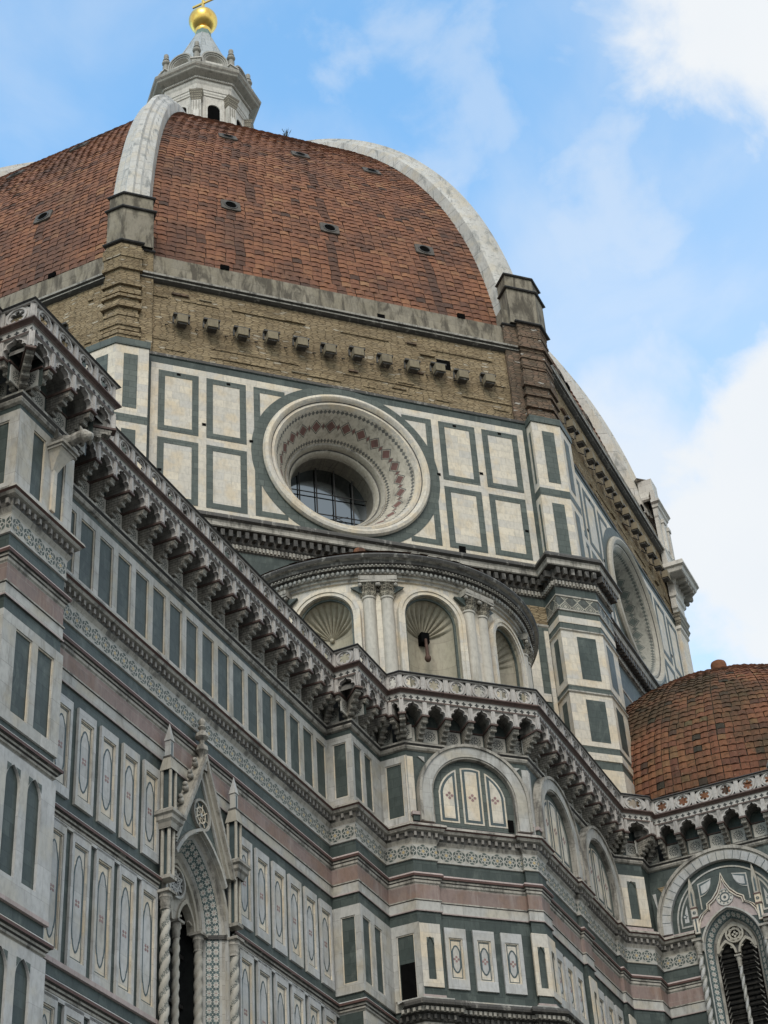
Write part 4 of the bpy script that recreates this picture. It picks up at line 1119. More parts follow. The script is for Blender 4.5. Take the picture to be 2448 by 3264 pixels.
# ogee gable round the window head
mb = MB(); hw_o, zsp = 1.14, 27.78
arch_o = pointed(0, zsp, hw_o, 12, 1.50)
def og(g):
    h = [(1.24 + g, 28.72), (1.16 + g, 29.0), (1.00 + g * .9, 29.22), (.78 + g * .7, 29.36), (.72 + g * .7, 29.38 + g * .5), (.70 + g * .8, 29.58 + g * .5), (.48 + g * .6, 29.72 + g * .6), (.25 + g * .4, 29.98 + g), (.09 + g * .2, 30.30 + g * 1.3), (0, 30.62 + g * 2)]
    return h + [(-x, z) for x, z in h[-2::-1]]
for g, g2, m, d in ((.05, .0, 'cream', .10), (0, -.05, 'redline', .06), (-.05, -.10, 'cream', .08)):
    mb.ring(og(g), og(g2), -.02, d, m, closed=False)
top = og(-.10); fld = [p for p in top if p[1] > 28.7]
ao = [(x * 1.06, z + .06) for x, z in arch_o if z > 28.6]
mb.prism(fld + ao[::-1], 0, .012, 'pinkish')
mb.ring([(x * 1.06, z + .06) for x, z in arch_o], arch_o, -.02, .09, 'white', closed=False)
mb.ring(circ(0, 29.72, .34, 28), circ(0, 29.72, .29, 28), .012, .05, 'white'); mb.prism(circ(0, 29.72, .29, 24), .012, .03, 'cream')
mb.ring(circ(0, 29.72, .20, 20), circ(0, 29.72, .15, 20), .03, .04, 'line'); mb.prism(circ(0, 29.72, .06, 8), .03, .045, 'line')
for q in range(10):
    a = q * PI / 5; mb.prism(circ(.245 * math.cos(a), 29.72 + .245 * math.sin(a), .03, 6), .03, .038, 'line')
build('ogee_gable', mb, trib, Mt)
for s in (-1, 1):
    mb = MB(); x = s * 1.25
    mb.box(x - .10, x + .10, -.02, .12, 28.5, 29.15, 'cream'); mb.box(x - .03, x + .03, .115, .125, 28.56, 29.08, 'line')
    mb.box(x - .13, x + .13, -.02, .16, 29.12, 29.17, 'redline'); mb.box(x - .11, x + .11, -.02, .14, 29.17, 29.5, 'cream'); floret(mb, x, 29.33, .07, .14, .15, 6, 'line')
    mb.box(x - .13, x + .13, -.02, .16, 29.5, 29.55, 'redline')
    mb.prism([(x - .10, 29.55), (x + .10, 29.55), (x + .10, 30.2), (x, 30.85), (x - .10, 30.2)], -.02, .12, 'gable')
    mb.prism([(x - .035, 29.62), (x + .035, 29.62), (x + .035, 30.1), (x, 30.25), (x - .035, 30.1)], .12, .126, 'line')
    build('pinnacle', mb, trib, Mt)
def trib_window():
    mb = MB(); dep = -.45; whw = .78
    o = [(hw_o, 10)] + arch_o + [(-hw_o, 10)]
    i_ = [(whw, 10)] + pointed(0, zsp, whw, 12, 1.12) + [(-whw, 10)]
    k = len(o); acc = [0.0]
    for j in range(1, k): acc.append(acc[-1] + math.hypot(o[j][0] - o[j - 1][0], o[j][1] - o[j - 1][1]))
    P = lambda j, f: (o[j][0] * (1 - f) + i_[j][0] * f, -(0.0 * (1 - f) + dep * f), o[j][1] * (1 - f) + i_[j][1] * f)
    for f0, f1, m in ((0, .1, 'white'), (.1, .2, 'line'), (.2, .66, 'flower'), (.66, .76, 'line'), (.76, 1, 'aged')):
        for j in range(k - 1):
            mb.face([P(j, f0), P(j, f1), P(j + 1, f1), P(j + 1, f0)], m, uv=[(0, acc[j]), (.235, acc[j]), (.235, acc[j + 1]), (0, acc[j + 1])] if m == 'flower' else None)
    root = build('traceried_window', mb, trib, Mt)
    mb = MB(); mb.face([(-.85, -dep + .22, 10), (.85, -dep + .22, 10), (.85, -dep + .22, 29.0), (-.85, -dep + .22, 29.0)], 'louvre')
    for q in range(40): mb.box(-.8, .8, dep - .24, dep - .16, 20 + q * .20, 20.05 + q * .20, 'louvre')
    build('louvred_shutter', mb, root, Mt)
    mb = MB()
    big = pointed(0, zsp, whw, 10, 1.12)
    l1, l2 = pointed(-.39, zsp - .1, .33, 6, .52), pointed(.39, zsp - .1, .33, 6, .52)
    poly = [(-.78, zsp - .1), (-.72, zsp - .1)] + l1[::-1][1:-1] + [(-.06, zsp - .1), (.06, zsp - .1)] + l2[::-1][1:-1] + [(.72, zsp - .1), (.78, zsp - .1)] + big
    mb.prism(poly, dep - .16, dep - .1, 'dark')
    for cx in (-.39, .39):
        mb.ring(pointed(cx, zsp - .1, .36, 8, .58), pointed(cx, zsp - .1, .28, 8, .46), dep - .2, dep - .02, 'gable', closed=False)
        for s in (-1, 1): mb.tube((cx + s * .30, -dep + .06, zsp + .1), (cx + s * .14, -dep + .06, zsp + .16), .03, 'gable', 6)
    mb.ring(big, pointed(0, zsp, whw - .10, 10, 1.0), dep - .2, dep, 'gable', closed=False)
    zc = 28.42
    mb.ring(circ(0, zc, .36, 30), circ(0, zc, .29, 30), dep - .15, dep + .02, 'gable')
    mb.prism(circ(0, zc, .29, 24), dep - .1, dep - .08, 'void')
    for k2 in (0, 1):
        for_r = lambda r: [(r * math.cos(a), zc + r * math.sin(a)) for a in [k2 * PI / 4 + q * PI / 2 for q in range(4)]]
        mb.ring(for_r(.30), for_r(.23), dep - .09, dep - .03 + .006 * k2, 'gable')
    for a in range(4): mb.prism(circ(.08 * math.cos(a * PI / 2), zc + .08 * math.sin(a * PI / 2), .05, 8), dep - .08, dep - .06, 'gable')
    build('tracery', mb, root, Mt)
    for x, d, zt, r in ((0, dep - .02, 27.10, .075), (-1.30, .16, 27.62, .105), (1.30, .16, 27.62, .105)):
        mb = MB(); twisted(mb, x, d, 12.0, zt, r, 'bluewhite', 2.4, m2='groove'); capital(mb, x, d, zt, zt + .46 if x == 0 else zt + .62, r); build('twisted_column', mb, root, Mt, smooth=True)
    for s in (-1, 1):      # leafy edge of the jambs
        mb = MB()
        for q in range(34): mb.tube((s * .72, -dep - .04, 20.4 + q * .22), (s * .60, -dep - .10, 20.56 + q * .22), .03, 'vault', 5, .008)
        build('leafy_jamb', mb, root, Mt)
trib_window()
mb = MB()
mb.prism([(.06, 30.5), (.20, 30.5), (.20, 29.7)], 0, .04, 'bluewhite'); mb.prism([(.30, 30.72), (.72, 30.72), (.45, 30.5)], 0, .03, 'rubble')
build('spandrel_inlay', mb, trib, Ft)
for i_f in (13, 14):      # the faces of the apse that turn away from the nave
    F2, L2 = seg_frame(PLAN[i_f], PLAN[i_f + 1]); dup(big_arch, trib, F2 @ Matrix.Translation((L2 / 2, 0, 0)))
# parapet end pier
mb = MB(); mb.box(-.16, .16, .55, .92, 33.3, 34.25, 'bluewhite'); mb.box(-.24, .24, .48, 1.0, 34.25, 34.34, 'bluewhite')
build('parapet_pier', mb, trib, Matrix.Translation((PLAN[13][0], PLAN[13][1] + .15, 0)) @ Matrix.Rotation(R(-67.5), 4, 'Z'))
# ------------------------------------------------------------------ drum and dome
A0 = 26.0; T8 = math.tan(PI / 8); HS = A0 * T8
dome = thing('cathedral_dome', 'huge octagonal dome of red terracotta tiles with white ribs on a drum with round windows', 'dome', (0, 0, 0))
def face_frame(az, ap=A0):
    """frame of an octagon face whose outward normal has azimuth az (degrees)"""
    return Matrix.Rotation(R(az) + PI / 2, 4, 'Z') @ Matrix.Translation((0, -ap, 0))
def octo(ap): return [(ap / math.cos(PI / 8) * math.cos(R(22.5 + 45 * k)), ap / math.cos(PI / 8) * math.sin(R(22.5 + 45 * k))) for k in range(8)]
OC, OZ = 0.0, 52.18
RO, RG = 4.03, 4.56
def rect_pts(hw, z0, z1, n):
    out = []
    for i in range(n):
        a = 2 * PI * i / n; c, s_ = math.cos(a), math.sin(a)
        t = min(hw / abs(c) if abs(c) > 1e-6 else 1e9, (((z1 - OZ) if s_ > 0 else (OZ - z0)) / abs(s_)) if abs(s_) > 1e-6 else 1e9)
        out.append((t * c, OZ + t * s_))
    # snap corners
    for cx in (-hw, hw):
        for cz in (z0, z1):
            j = min(range(n), key=lambda q: (out[q][0] - cx) ** 2 + (out[q][1] - cz) ** 2); out[j] = (cx, cz)
    return out
NC = 96
def drum_face(az):
    F = face_frame(az)
    mb = MB()
    mb.ring(rect_pts(HS, 47.4, 56.75, NC), circ(OC, OZ, 3.95, NC), -.6, 0, 'green')
    w = build('drum_wall', mb, dome, F)
    mb = MB()
    mb.ring(rect_pts(9.228, 48.05, 56.29, NC), circ(OC, OZ, 3.98, NC), -.02, .03, 'cream')
    mb.ring(circ(OC, OZ, RG, NC), circ(OC, OZ, 3.97, NC), -.02, .045, 'green2')
    # the disc runs over the border above and below
    bands = []
    for s in (-1, 1):
        for xa, xb in ((7.01, 8.88), (4.77, 6.64)):
            for za, zb in ((52.36, 55.89), (48.45, 51.96)):
                x0, x1 = sorted((s * xa, s * xb))
                mb.rect_frame(x0, x1, za, zb, .30, .02, .045, 'green2')
        x0, x1 = sorted((s * 4.40, s * 4.10)); mb.box(x0, x1, .02, .043, 48.45, 55.89, 'green2')
        for za, zb in ((48.45, 48.75), (55.59, 55.89)):
            xe = 2.9 if za < 50 else 2.9
            x0, x1 = sorted((s * xe, s * 4.4)); mb.box(x0, x1, .02, .041, za, zb, 'green2')
    build('inlaid_marble', mb, w, F)
    mb = MB()
    for s in (-1, 1):
        for xa, za in ((7.95, 55.78), (5.6, 55.75), (6.75, 53.1), (8.75, 50.1), (4.55, 52.6)):
            mb = MB(); mb.box(s * xa - .09, s * xa + .09, .02, .05, za - .07, za + .07, 'void'); build('putlog_hole', mb, w, F)
    # round window: rolls, mosaic splay, inner rolls, dark shaft, panes
    mb = MB(); n = NC
    prof = [(4.00, -.02, 'cream'), (4.05, .14, 'cream'), (3.98, .26, 'cream'), (3.84, .30, 'cream'), (3.72, .24, 'cream'), (3.66, .14, 'dark'), (3.62, .10, 'cream'), (3.50, .12, 'cream'), (3.42, .02, 'cream'),
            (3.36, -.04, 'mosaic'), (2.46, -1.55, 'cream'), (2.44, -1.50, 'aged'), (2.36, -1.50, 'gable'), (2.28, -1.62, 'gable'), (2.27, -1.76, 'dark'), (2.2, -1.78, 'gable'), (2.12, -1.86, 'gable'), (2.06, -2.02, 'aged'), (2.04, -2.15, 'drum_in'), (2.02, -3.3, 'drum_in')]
    if az == 270: prof = [(r, d, {'mosaic': 'mosaic_green', 'cream': 'gable'}.get(m, m)) for r, d, m in prof]      # inlaid in green; duller stone paints in the shade of this window
    for (r0, d0, m), (r1, d1, _) in zip(prof, prof[1:]):
        for i in range(n):
            a0, a1 = 2 * PI * i / n, 2 * PI * (i + 1) / n
            q = lambda r, d, a: (r * math.cos(a), -d, OZ + r * math.sin(a))
            uv = None
            if 'mosaic' in m: k = 24 / n; uv = [(i * k, 0), (i * k, 1), ((i + 1) * k, 1), ((i + 1) * k, 0)][::1]
            mb.face([q(r0, d0, a0), q(r1, d1, a0), q(r1, d1, a1), q(r0, d0, a1)][::-1], m, uv=uv[::-1] if uv else None)
    win = build('round_window', mb, dome, F, smooth=True)
    mb = MB(); mb.face([(x, 3.05, z) for x, z in circ(0, OZ, 2.15, 40)], 'glass'); build('window_pane', mb, win, F)
    mb = MB()
    for x in (-1.35, -.5, .4, 1.3):
        h = math.sqrt(2.05 ** 2 - x * x); mb.tube((x, 2.9, OZ - h), (x, 2.9, OZ + h), .035, 'iron', 6)
    for z in (-.75, .45):
        h = math.sqrt(2.05 ** 2 - z * z); mb.tube((-h, 2.88, OZ + z), (h, 2.88, OZ + z), .03, 'iron', 6)
    mb.tube((-1.8, 2.86, OZ - .2), (.4, 2.86, OZ - 1.6), .018, 'iron', 5); mb.tube((.2, 2.86, OZ - .7), (1.4, 2.86, OZ - 1.4), .018, 'iron', 5); mb.tube((-1.3, 2.86, OZ - 1.5), (1.0, 2.86, OZ - .7), .018, 'iron', 5)
    build('window_grille', mb, win, F)
for az in (180, 225, 270): drum_face(az)
mb = MB(); mb.sweep(octo(A0), [(0, 56.75), (0, 47.4)], 'green', i0=6, i1=7)
mb.sweep(octo(A0) + octo(A0)[:1], [(0, 56.75), (0, 47.4)], 'green', i0=7, i1=8); mb.sweep(octo(A0), [(0, 56.75), (0, 47.4)], 'green', i0=0, i1=3)
for k in (5, 6, 7): pass
build('drum_wall', mb, dome)
# lower drum, mostly behind the niche building
mb = MB(); mb.sweep(octo(A0) + octo(A0)[:1], [(0, 47.4), (0, 44.95), (.04, 44.95), (.04, 44.85), (0, 44.8), (0, 30)], ['green', 'aged', 'aged', 'aged', 'green2'])
build('drum_wall', mb, dome)
# rough masonry above the marble
mb = MB(); mb.sweep(octo(A0), [(-.9, 56.76), (-.10, 56.78), (-.12, 61.45), (-.9, 61.46)], 'rubble', closed=True)
build('masonry_band', mb, dome)
mb = MB(); mb.sweep(octo(A0), [(-.1, 56.92), (.05, 56.90), (.06, 56.74), (.02, 56.70)], ['dark', 'dark', 'green'], closed=True); build('marble_coping', mb, dome)
mb = MB(); mb.sweep(octo(A0), [(-.1, 61.86), (.16, 61.82), (.24, 61.74), (.22, 61.64), (.10, 61.60), (.12, 61.50), (-.02, 61.42), (-.14, 61.38)], ['aged', 'aged', 'aged', 'dark', 'aged', 'dark', 'dark'], closed=True)
build('stone_cornice', mb, dome)
mb = MB(); mb.sweep(octo(A0), [(-1.8, 63.26), (-.12, 63.22), (-.06, 61.84)], 'plaster', closed=True)
build('plaster_band', mb, dome)
# stone brackets left in the masonry
br0 = None
for az in (225, 270, 180):
    F = face_frame(az)
    for i, u in enumerate((-7.9, -6.45, -4.98, -3.52, -2.05, -.66, .78, 2.2, 3.62, 4.98, 6.2, 7.62)):
        Mw = F @ Matrix.Translation((u, -.11, 58.6 + .08 * math.sin(i * 2.3)))
        if br0 is None:
            mb = MB(); mb.box(-.25, .25, 0, .40, .08, .52, 'bracket', top='bracket'); mb.box(-.21, .21, 0, .33, 0, .08, 'dark')
            mb.box(-.40, .40, 0, .24, .62, .72, 'dark'); mb.box(-.41, -.33, 0, .07, .22, .62, 'dark'); mb.box(.33, .41, 0, .07, .30, .62, 'dark'); mb.box(-.33, .33, 0, .02, .5, .62, 'dark')
            br0 = build('stone_bracket', mb, dome, Mw)
        else: dup(br0, dome, Mw)
    mb = MB()
    for u, z, w, h in ((5.44, 59.75, .36, .30), (5.36, 48.25, .17, .36), (-5.7, 63.35, .22, .14), (6.7, 63.35, .2, .14), (2.3, 62.0, .2, .3)):
        d = -.10 if 56 < z < 61.5 else .035
        if z > 61.5: d = -.07
        mb = MB(); mb.box(u - w, u + w, d - .1, d + .012, z - h, z + h, 'void'); build('putlog_hole', mb, dome, F)
    mb = MB(); rnd = random.Random(int(az))
    for q in range(12):
        u, z = rnd.uniform(-8.3, 8.3), rnd.uniform(57.1, 60.9)
        L = rnd.uniform(.15, .5); hgt = rnd.uniform(.05, .12)
        mb.box(u - L, u + L, -.16, rnd.uniform(-.06, .03), z - hgt / 2, z + hgt / 2, rnd.choice(['rubble', 'rubble', 'rubble_dark', 'bracket']))
    for q in range(11):
        u = -8.6 + q * 1.45; mb.tube((u, .14, 58.9), (u + .05, -.16, 58.62), .028, 'iron', 5)
    for z in (57.35, 57.9, 60.6):
        x = -9.2
        while x < 9.2:
            L = rnd.uniform(.5, 1.8)
            if rnd.random() < .6: mb.box(x, min(x + L, 9.2), -.16, rnd.uniform(-.08, -.04), z - .04, z + .03, 'rubble')
            x += L
    build('projecting_stones', mb, dome, F)['kind'] = 'stuff'

# corner piers: path wraps the corner with azimuth ca
def pier_path(ca, p, hw, base=0.0, hr=None):
    """left face -> corner -> right face; hw, hr = distance of the left and right returns from the bare corner"""
    hr = hw if hr is None else hr
    Fl, Fr = face_frame(ca - 22.5), face_frame(ca + 22.5)
    uc = (A0 + p) * T8
    pts = [Fl @ Vector((HS - hw, -base + .02, 0)), Fl @ Vector((HS - hw, -p, 0)), Fl @ Vector((uc, -p, 0)), Fr @ Vector((-HS + hr, -p, 0)), Fr @ Vector((-HS + hr, -base + .02, 0))]
    return [(q.x, q.y) for q in pts]
def rib(ca):
    """curved marble rib, along the arc of the dome ridge"""
    mb = MB(); c0, z0, Rr = -13.07, 59.34, 40.25
    n = 46; a0 = math.asin((65.0 - z0) / Rr); a1 = math.asin((95.9 - z0) / Rr)
    t = R(ca); er, et = Vector((math.cos(t), math.sin(t), 0)), Vector((-math.sin(t), math.cos(t), 0))
    sec = [(-.5, -.9), (-.5, .30), (-.44, .42), (-.30, .50), (-.26, .62), (-.13, .70), (-.09, .86), (.09, .86), (.13, .70), (.26, .62), (.30, .50), (.44, .42), (.5, .30), (.5, -.9)]
    rings = []
    rnd = random.Random(int(ca * 10))
    for i in range(n + 1):
        a = a0 + (a1 - a0) * i / n; f = i / n
        w = 1.92 * (1 - f) + 1.12 * f
        rings.append([er * (c0 + (Rr + h) * math.cos(a)) + et * (x * w) + Vector((0, 0, z0 + (Rr + h) * math.sin(a))) for x, h in sec])
    for i in range(n):
        for j in range(len(sec) - 1):
            mb.face([tuple(rings[i][j]), tuple(rings[i][j + 1]), tuple(rings[i + 1][j + 1]), tuple(rings[i + 1][j])], 'rib')
    mb.face([tuple(q) for q in rings[0]], 'rib'); mb.face([tuple(q) for q in rings[-1]][::-1], 'rib')
    return build('rib', mb, dome, smooth=True)
for ca in [22.5 + 45 * k for k in range(8)]:
    rib(ca)
VIS = (157.5, 202.5, 247.5)
PW = {157.5: (.9, .9, 1.3, 1.3), 202.5: (.74, .84, .9, 1.5), 247.5: (1.15, .95, 1.85, 1.1)}     # front left, front right, step left, step right
for ca in VIS:
    fl_, fr_, sl_, sr_ = PW[ca]
    # marble pier of the drum
    mb = MB(); P = pier_path(ca, .57, 1.30)
    mb.sweep(P, [(0, 48.30), (.10, 48.26), (.12, 48.18), (.16, 48.14), (.20, 48.05), (.20, 47.95)], ['cream'] * 5)
    mb.sweep(P, [(-.6, 56.90), (.06, 56.88), (.06, 56.50), (0, 56.48), (0, 52.47), (.012, 52.46), (.012, 52.02), (0, 52.01), (0, 48.2)], ['dark', 'green2', 'green2', 'cream', 'cream', 'green2', 'cream', 'cream'])
    pr = build('corner_pier', mb, dome)
    mb = MB()
    for side in (-1, 1):
        Fc = face_frame(ca + side * 22.5)
        for za, zb in ((52.86, 56.0), (48.66, 51.62)):
            xa, xb = sorted((-side * 10.62, -side * 9.98))
            mb2 = [Fc @ Vector((x, -.586, z)) for x, z in ((xa, za), (xb, za), (xb, zb), (xa, zb))]
            mb.face([tuple(q) for q in mb2], 'green2')
            xr = -side * (HS - 1.30)
            k = -side
            q4 = [Fc @ Vector((xr - k * .006, -d, z)) for d, z in ((.20, za), (.38, za), (.38, zb), (.20, zb))]
            mb.face([tuple(q) for q in q4], 'green2')
    build('green_panel', mb, pr)
    # rough pier above and the plastered block that carries the rib
    mb = MB(); P = pier_path(ca, .26, fl_, -.1, fr_); z = 56.9
    rnd = random.Random(int(ca)); k = 0
    prof = []
    while z < 63.3:
        h = rnd.uniform(.12, .34); o = rnd.uniform(-.05, .06) if rnd.random() < .85 else .11
        prof += [(o, min(z + h, 63.3)), (o, z)][::-1]; z += h
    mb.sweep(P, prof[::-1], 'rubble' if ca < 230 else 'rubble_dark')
    P2 = pier_path(ca, .03, sl_, -.2, sr_)
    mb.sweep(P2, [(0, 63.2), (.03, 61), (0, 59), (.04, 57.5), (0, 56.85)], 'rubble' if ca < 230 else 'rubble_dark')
    build('masonry_pier', mb, dome)
    def tilecap(mb, P, zt, o):
        mb.sweep(P, [(-.8, zt + .10), (o, zt + .02), (o + .04, zt - .05), (o, zt - .10), (-.1, zt - .12)], 'lead')
    mb = MB(); P = pier_path(ca, .27, max(fl_, sl_ - .35), -.6, max(fr_, sr_ - .08)); Pb = pier_path(ca, .05, sl_, -.6, sr_)
    mb.sweep(P, [(-.3, 65.72), (0, 65.68), (0, 63.3)], 'plaster'); mb.sweep(Pb, [(-.6, 64.6), (0, 64.3), (0, 63.2)], 'plaster')
    P3 = pier_path(ca, .16, max(fl_, sl_ - .4), -.8, max(fr_, sr_ - .1)); mb.sweep(P3, [(-.9, 66.75), (0, 66.70), (0, 65.6)], 'plaster')
    pb = build('rib_base', mb, dome)
    for pp, zt, oo in ((P, 65.74, .10), (P3, 66.80, .08), (Pb, 63.3, .05)):
        mb = MB(); tilecap(mb, pp, zt, oo); build('tile_coping', mb, pb)
    mb = MB(); tilecap(mb, pier_path(ca, .28, fl_ + .02, -.4, fr_ + .02), 63.42, .10); build('tile_coping', mb, pb)
    # lower pier with the dark cornice
    mb = MB(); P = pier_path(ca, 1.12, 1.55)
    mb.sweep(P, [(0, 47.0), (0, 45.93), (.05, 45.92), (.06, 45.84), (.02, 45.82), (.02, 45.20), (.06, 45.18), (.06, 45.10), (.0, 45.08), (0, 44.80), (.02, 44.79), (.02, 44.45), (0, 44.44), (0, 44.12), (.08, 44.10), (.09, 44.04), (.02, 44.0), (.02, 41.22), (0, 41.20), (0, 40.95), (.08, 40.93), (.09, 40.86), (.02, 40.82), (.02, 38.26), (0, 38.25), (0, 37.95), (.06, 37.93), (.05, 37.6), (0, 37.58), (0, 37.2), (.03, 37.18), (.03, 30)],
             ['green', 'aged', 'aged', 'aged', 'lattice', 'aged', 'aged', 'aged', 'green2', 'cream', 'cream', 'green2', 'green2', 'pinkish', 'aged', 'cream', 'cream', 'cream', 'green2', 'aged', 'aged', 'cream', 'cream', 'cream', 'green2', 'aged', 'cream', 'cream', 'green2', 'cream', 'cream'])
    lp = build('lower_pier', mb, dome)
    mb = MB()
    for side in (-1, 1):
        Fc = face_frame(ca + side * 22.5)
        for za, zb in ((41.58, 43.76), (38.5, 40.55)):
            xa, xb = sorted((-side * 10.86, -side * 9.94))
            mb.face([tuple(Fc @ Vector((x, -1.150, z))) for x, z in ((xa, za), (xb, za), (xb, zb), (xa, zb))], 'green')
            xr = -side * (HS - 1.55)
            k = -side
            q4 = [Fc @ Vector((xr - k * .03, -d, z)) for d, z in ((.35, za), (.80, za), (.80, zb), (.35, zb))]
            mb.face([tuple(q) for q in q4], 'green')
    build('green_panel', mb, lp)
# the black cornice that runs round the drum and breaks over the piers
path = []
for k in range(8):
    ca = 22.5 + 45 * k
    path += pier_path(ca, 1.12, 1.55, .02)
mb = MB()
mb.sweep(path, [(-1.2, 47.98), (.50, 47.90), (.56, 47.78), (.58, 47.66), (.46, 47.58), (.42, 47.50), (.44, 47.30), (.40, 47.26), (.12, 47.20), (.12, 46.74), (.06, 46.66), (.06, 46.40), (0, 46.34)],
         ['dark', 'dark', 'dark', 'dark', 'aged', 'aged', 'aged', 'dark', 'dark', 'dark', 'aged', 'dark'], closed=True)
LWp = path
def steps_closed(mb, path, i0, i1, *a): small_steps(mb, path, i0, i1, *a)
small_steps(mb, path, 10, 33, 46.84, 47.16, .12, .42, .36, .17, 'dark')
small_steps(mb, path, 10, 33, 46.42, 46.62, .06, .16, .17, .09, 'aged')
build('drum_cornice', mb, dome)
# face strips beside the lower piers
for az in (225, 270):
    F = face_frame(az)
    for s in (-1, 1):
        mb = MB()
        for xa, xb, m, d in ((8.95, 9.15, 'cream', .05), (8.1, 8.55, 'cream', .05)):
            x0, x1 = sorted((s * xa, s * xb)); mb.box(x0, x1, 0, d, 30, 44.6, m)
        x0, x1 = sorted((s * 6.0, s * 9.2)); mb.box(x0, x1, 0, .03, 44.96, 45.9, 'rubble')
        for z in (36, 40.9): x0, x1 = sorted((s * 4.0, s * 8.9)); mb.box(x0, x1, 0, .04, z, z + .4, 'cream')
        build('marble_strip', mb, dome, F)

# ------------------------------------------------------------------ roof tiles
def prof_ap(z, Rr=40.25, c0=-13.07, z0=59.34): return (c0 + math.sqrt(max(Rr * Rr - (z - z0) ** 2, 0))) * math.cos(PI / 8)
def tile_rows(mb, Fw, ap_fn, zs, tw, inset, mat, seed, tone_fn=None, tan8=T8, lift=.055):
    """courses of single tiles on a curved roof face; zs = heights of the course edges from the eaves up"""
    rnd = random.Random(seed)
    for r in range(len(zs) - 1):
        zl, zh = zs[r], zs[r + 1]
        al, ah = ap_fn(zl), ap_fn(zh)
        nx, nz = (zh - zl), (al - ah); L = math.hypot(nx, nz); nx, nz = nx / L, nz / L        # outward normal of the slope (radial, up)
        hwl, hwh = al * tan8 - inset, ah * tan8 - inset
        if hwh < .1: continue
        k0 = max(2, round(2 * hwl / tw)); off = rnd.uniform(-.06, .06)
        st = 2 * hwl / k0
        rowtone = rnd.uniform(-.08, .08)
        for i in range(k0 + 1):
            xa = -hwl + (i - off) * st + rnd.uniform(-.02, .02); xb = xa + st
            xa, xb = max(xa, -hwl), min(xb, hwl)
            if xb - xa < .03: continue
            ya, yb = max(min(xa, hwh), -hwh), max(min(xb, hwh), -hwh)
            lf = lift * rnd.uniform(.7, 1.4); sk = rnd.uniform(-.012, .012)
            t = rnd.betavariate(5.5, 4.0) + rowtone * .7
            if rnd.random() < .05: t = rnd.uniform(0, .25)
            if tone_fn: t = tone_fn(t, (xa + xb) / 2, zl)
            P = lambda x, a, z, e: tuple(Fw @ Vector((x, -(a + nx * e), z + nz * e)))
            g = .008; xm, ym = (xa + xb) / 2, (ya + yb) / 2; lm = lf + lift * .4
            mb.face([P(xa + g, al, zl, lf * .6 + sk), P(xm, al, zl, lm), P(ym, ah, zh, .035), P(ya + g, ah, zh, .008)], mat, t)
            mb.face([P(xm, al, zl, lm), P(xb - g, al, zl, lf * .6 - sk), P(yb - g, ah, zh, .008), P(ym, ah, zh, .035)], mat, t)
            mb.face([P(xa + g, al, zl, -.03), P(xm, al, zl, -.03), P(xm, al, zl, lm), P(xa + g, al, zl, lf * .6 + sk)], mat, t * .78)  # front lips toned darker, a painted shadow line between courses
            mb.face([P(xm, al, zl, -.03), P(xb - g, al, zl, -.03), P(xb - g, al, zl, lf * .6 - sk), P(xm, al, zl, lm)], mat, t * .78)
    # closing sheet under the tiles
    for r in range(0, len(zs) - 1, 4):
        zl, zh = zs[r], zs[min(r + 4, len(zs) - 1)]
        al, ah = ap_fn(zl) - .04, ap_fn(zh) - .04
        mb.face([tuple(Fw @ Vector((x, -a, z))) for x, a, z in ((-al * tan8, al, zl), (al * tan8, al, zl), (ah * tan8, ah, zh), (-ah * tan8, ah, zh))], mat, 0.0)
def arc_heights(Rr, z0, za, zb, step):
    a, b_ = math.asin((za - z0) / Rr), math.asin((zb - z0) / Rr); n = int((b_ - a) * Rr / step)
    return [z0 + Rr * math.sin(a + (b_ - a) * i / n) for i in range(n + 1)]
zs = arc_heights(40.25, 59.34, 62.95, 95.6, .385)
streaks = {225: [(-4.79, 69.9), (.59, 69.8), (5.93, 69.7), (.43, 79.3), (-3.82, 79.6)], 180: [(4.2, 70.6), (-1.2, 80.6)], 270: []}
for az in (180, 225, 270):
    mb = MB()
    def tone(t, x, z, az=az):
        for ux, uz in streaks[az]:      # rain streaks below the little round vents
            if uz - 9 < z < uz - .4 and abs(x - ux - .02 * (uz - z)) < .2: t *= .25
        return t
    tile_rows(mb, face_frame(az, 0), prof_ap, zs, .50, .88, 'tile', az, tone)
    build('tile_face', mb, dome)
mb = MB()
for az in (0, 45, 90, 135, 315):
    F = face_frame(az, 0); hz = zs[::6] + [zs[-1]]
    for zl, zh in zip(hz, hz[1:]):
        al, ah = prof_ap(zl), prof_ap(zh)
        mb.face([tuple(F @ Vector((x, -a, z))) for x, a, z in ((-al * T8, al, zl), (al * T8, al, zl), (ah * T8, ah, zh), (-ah * T8, ah, zh))], 'tile', .5)
build('tile_face', mb, dome)
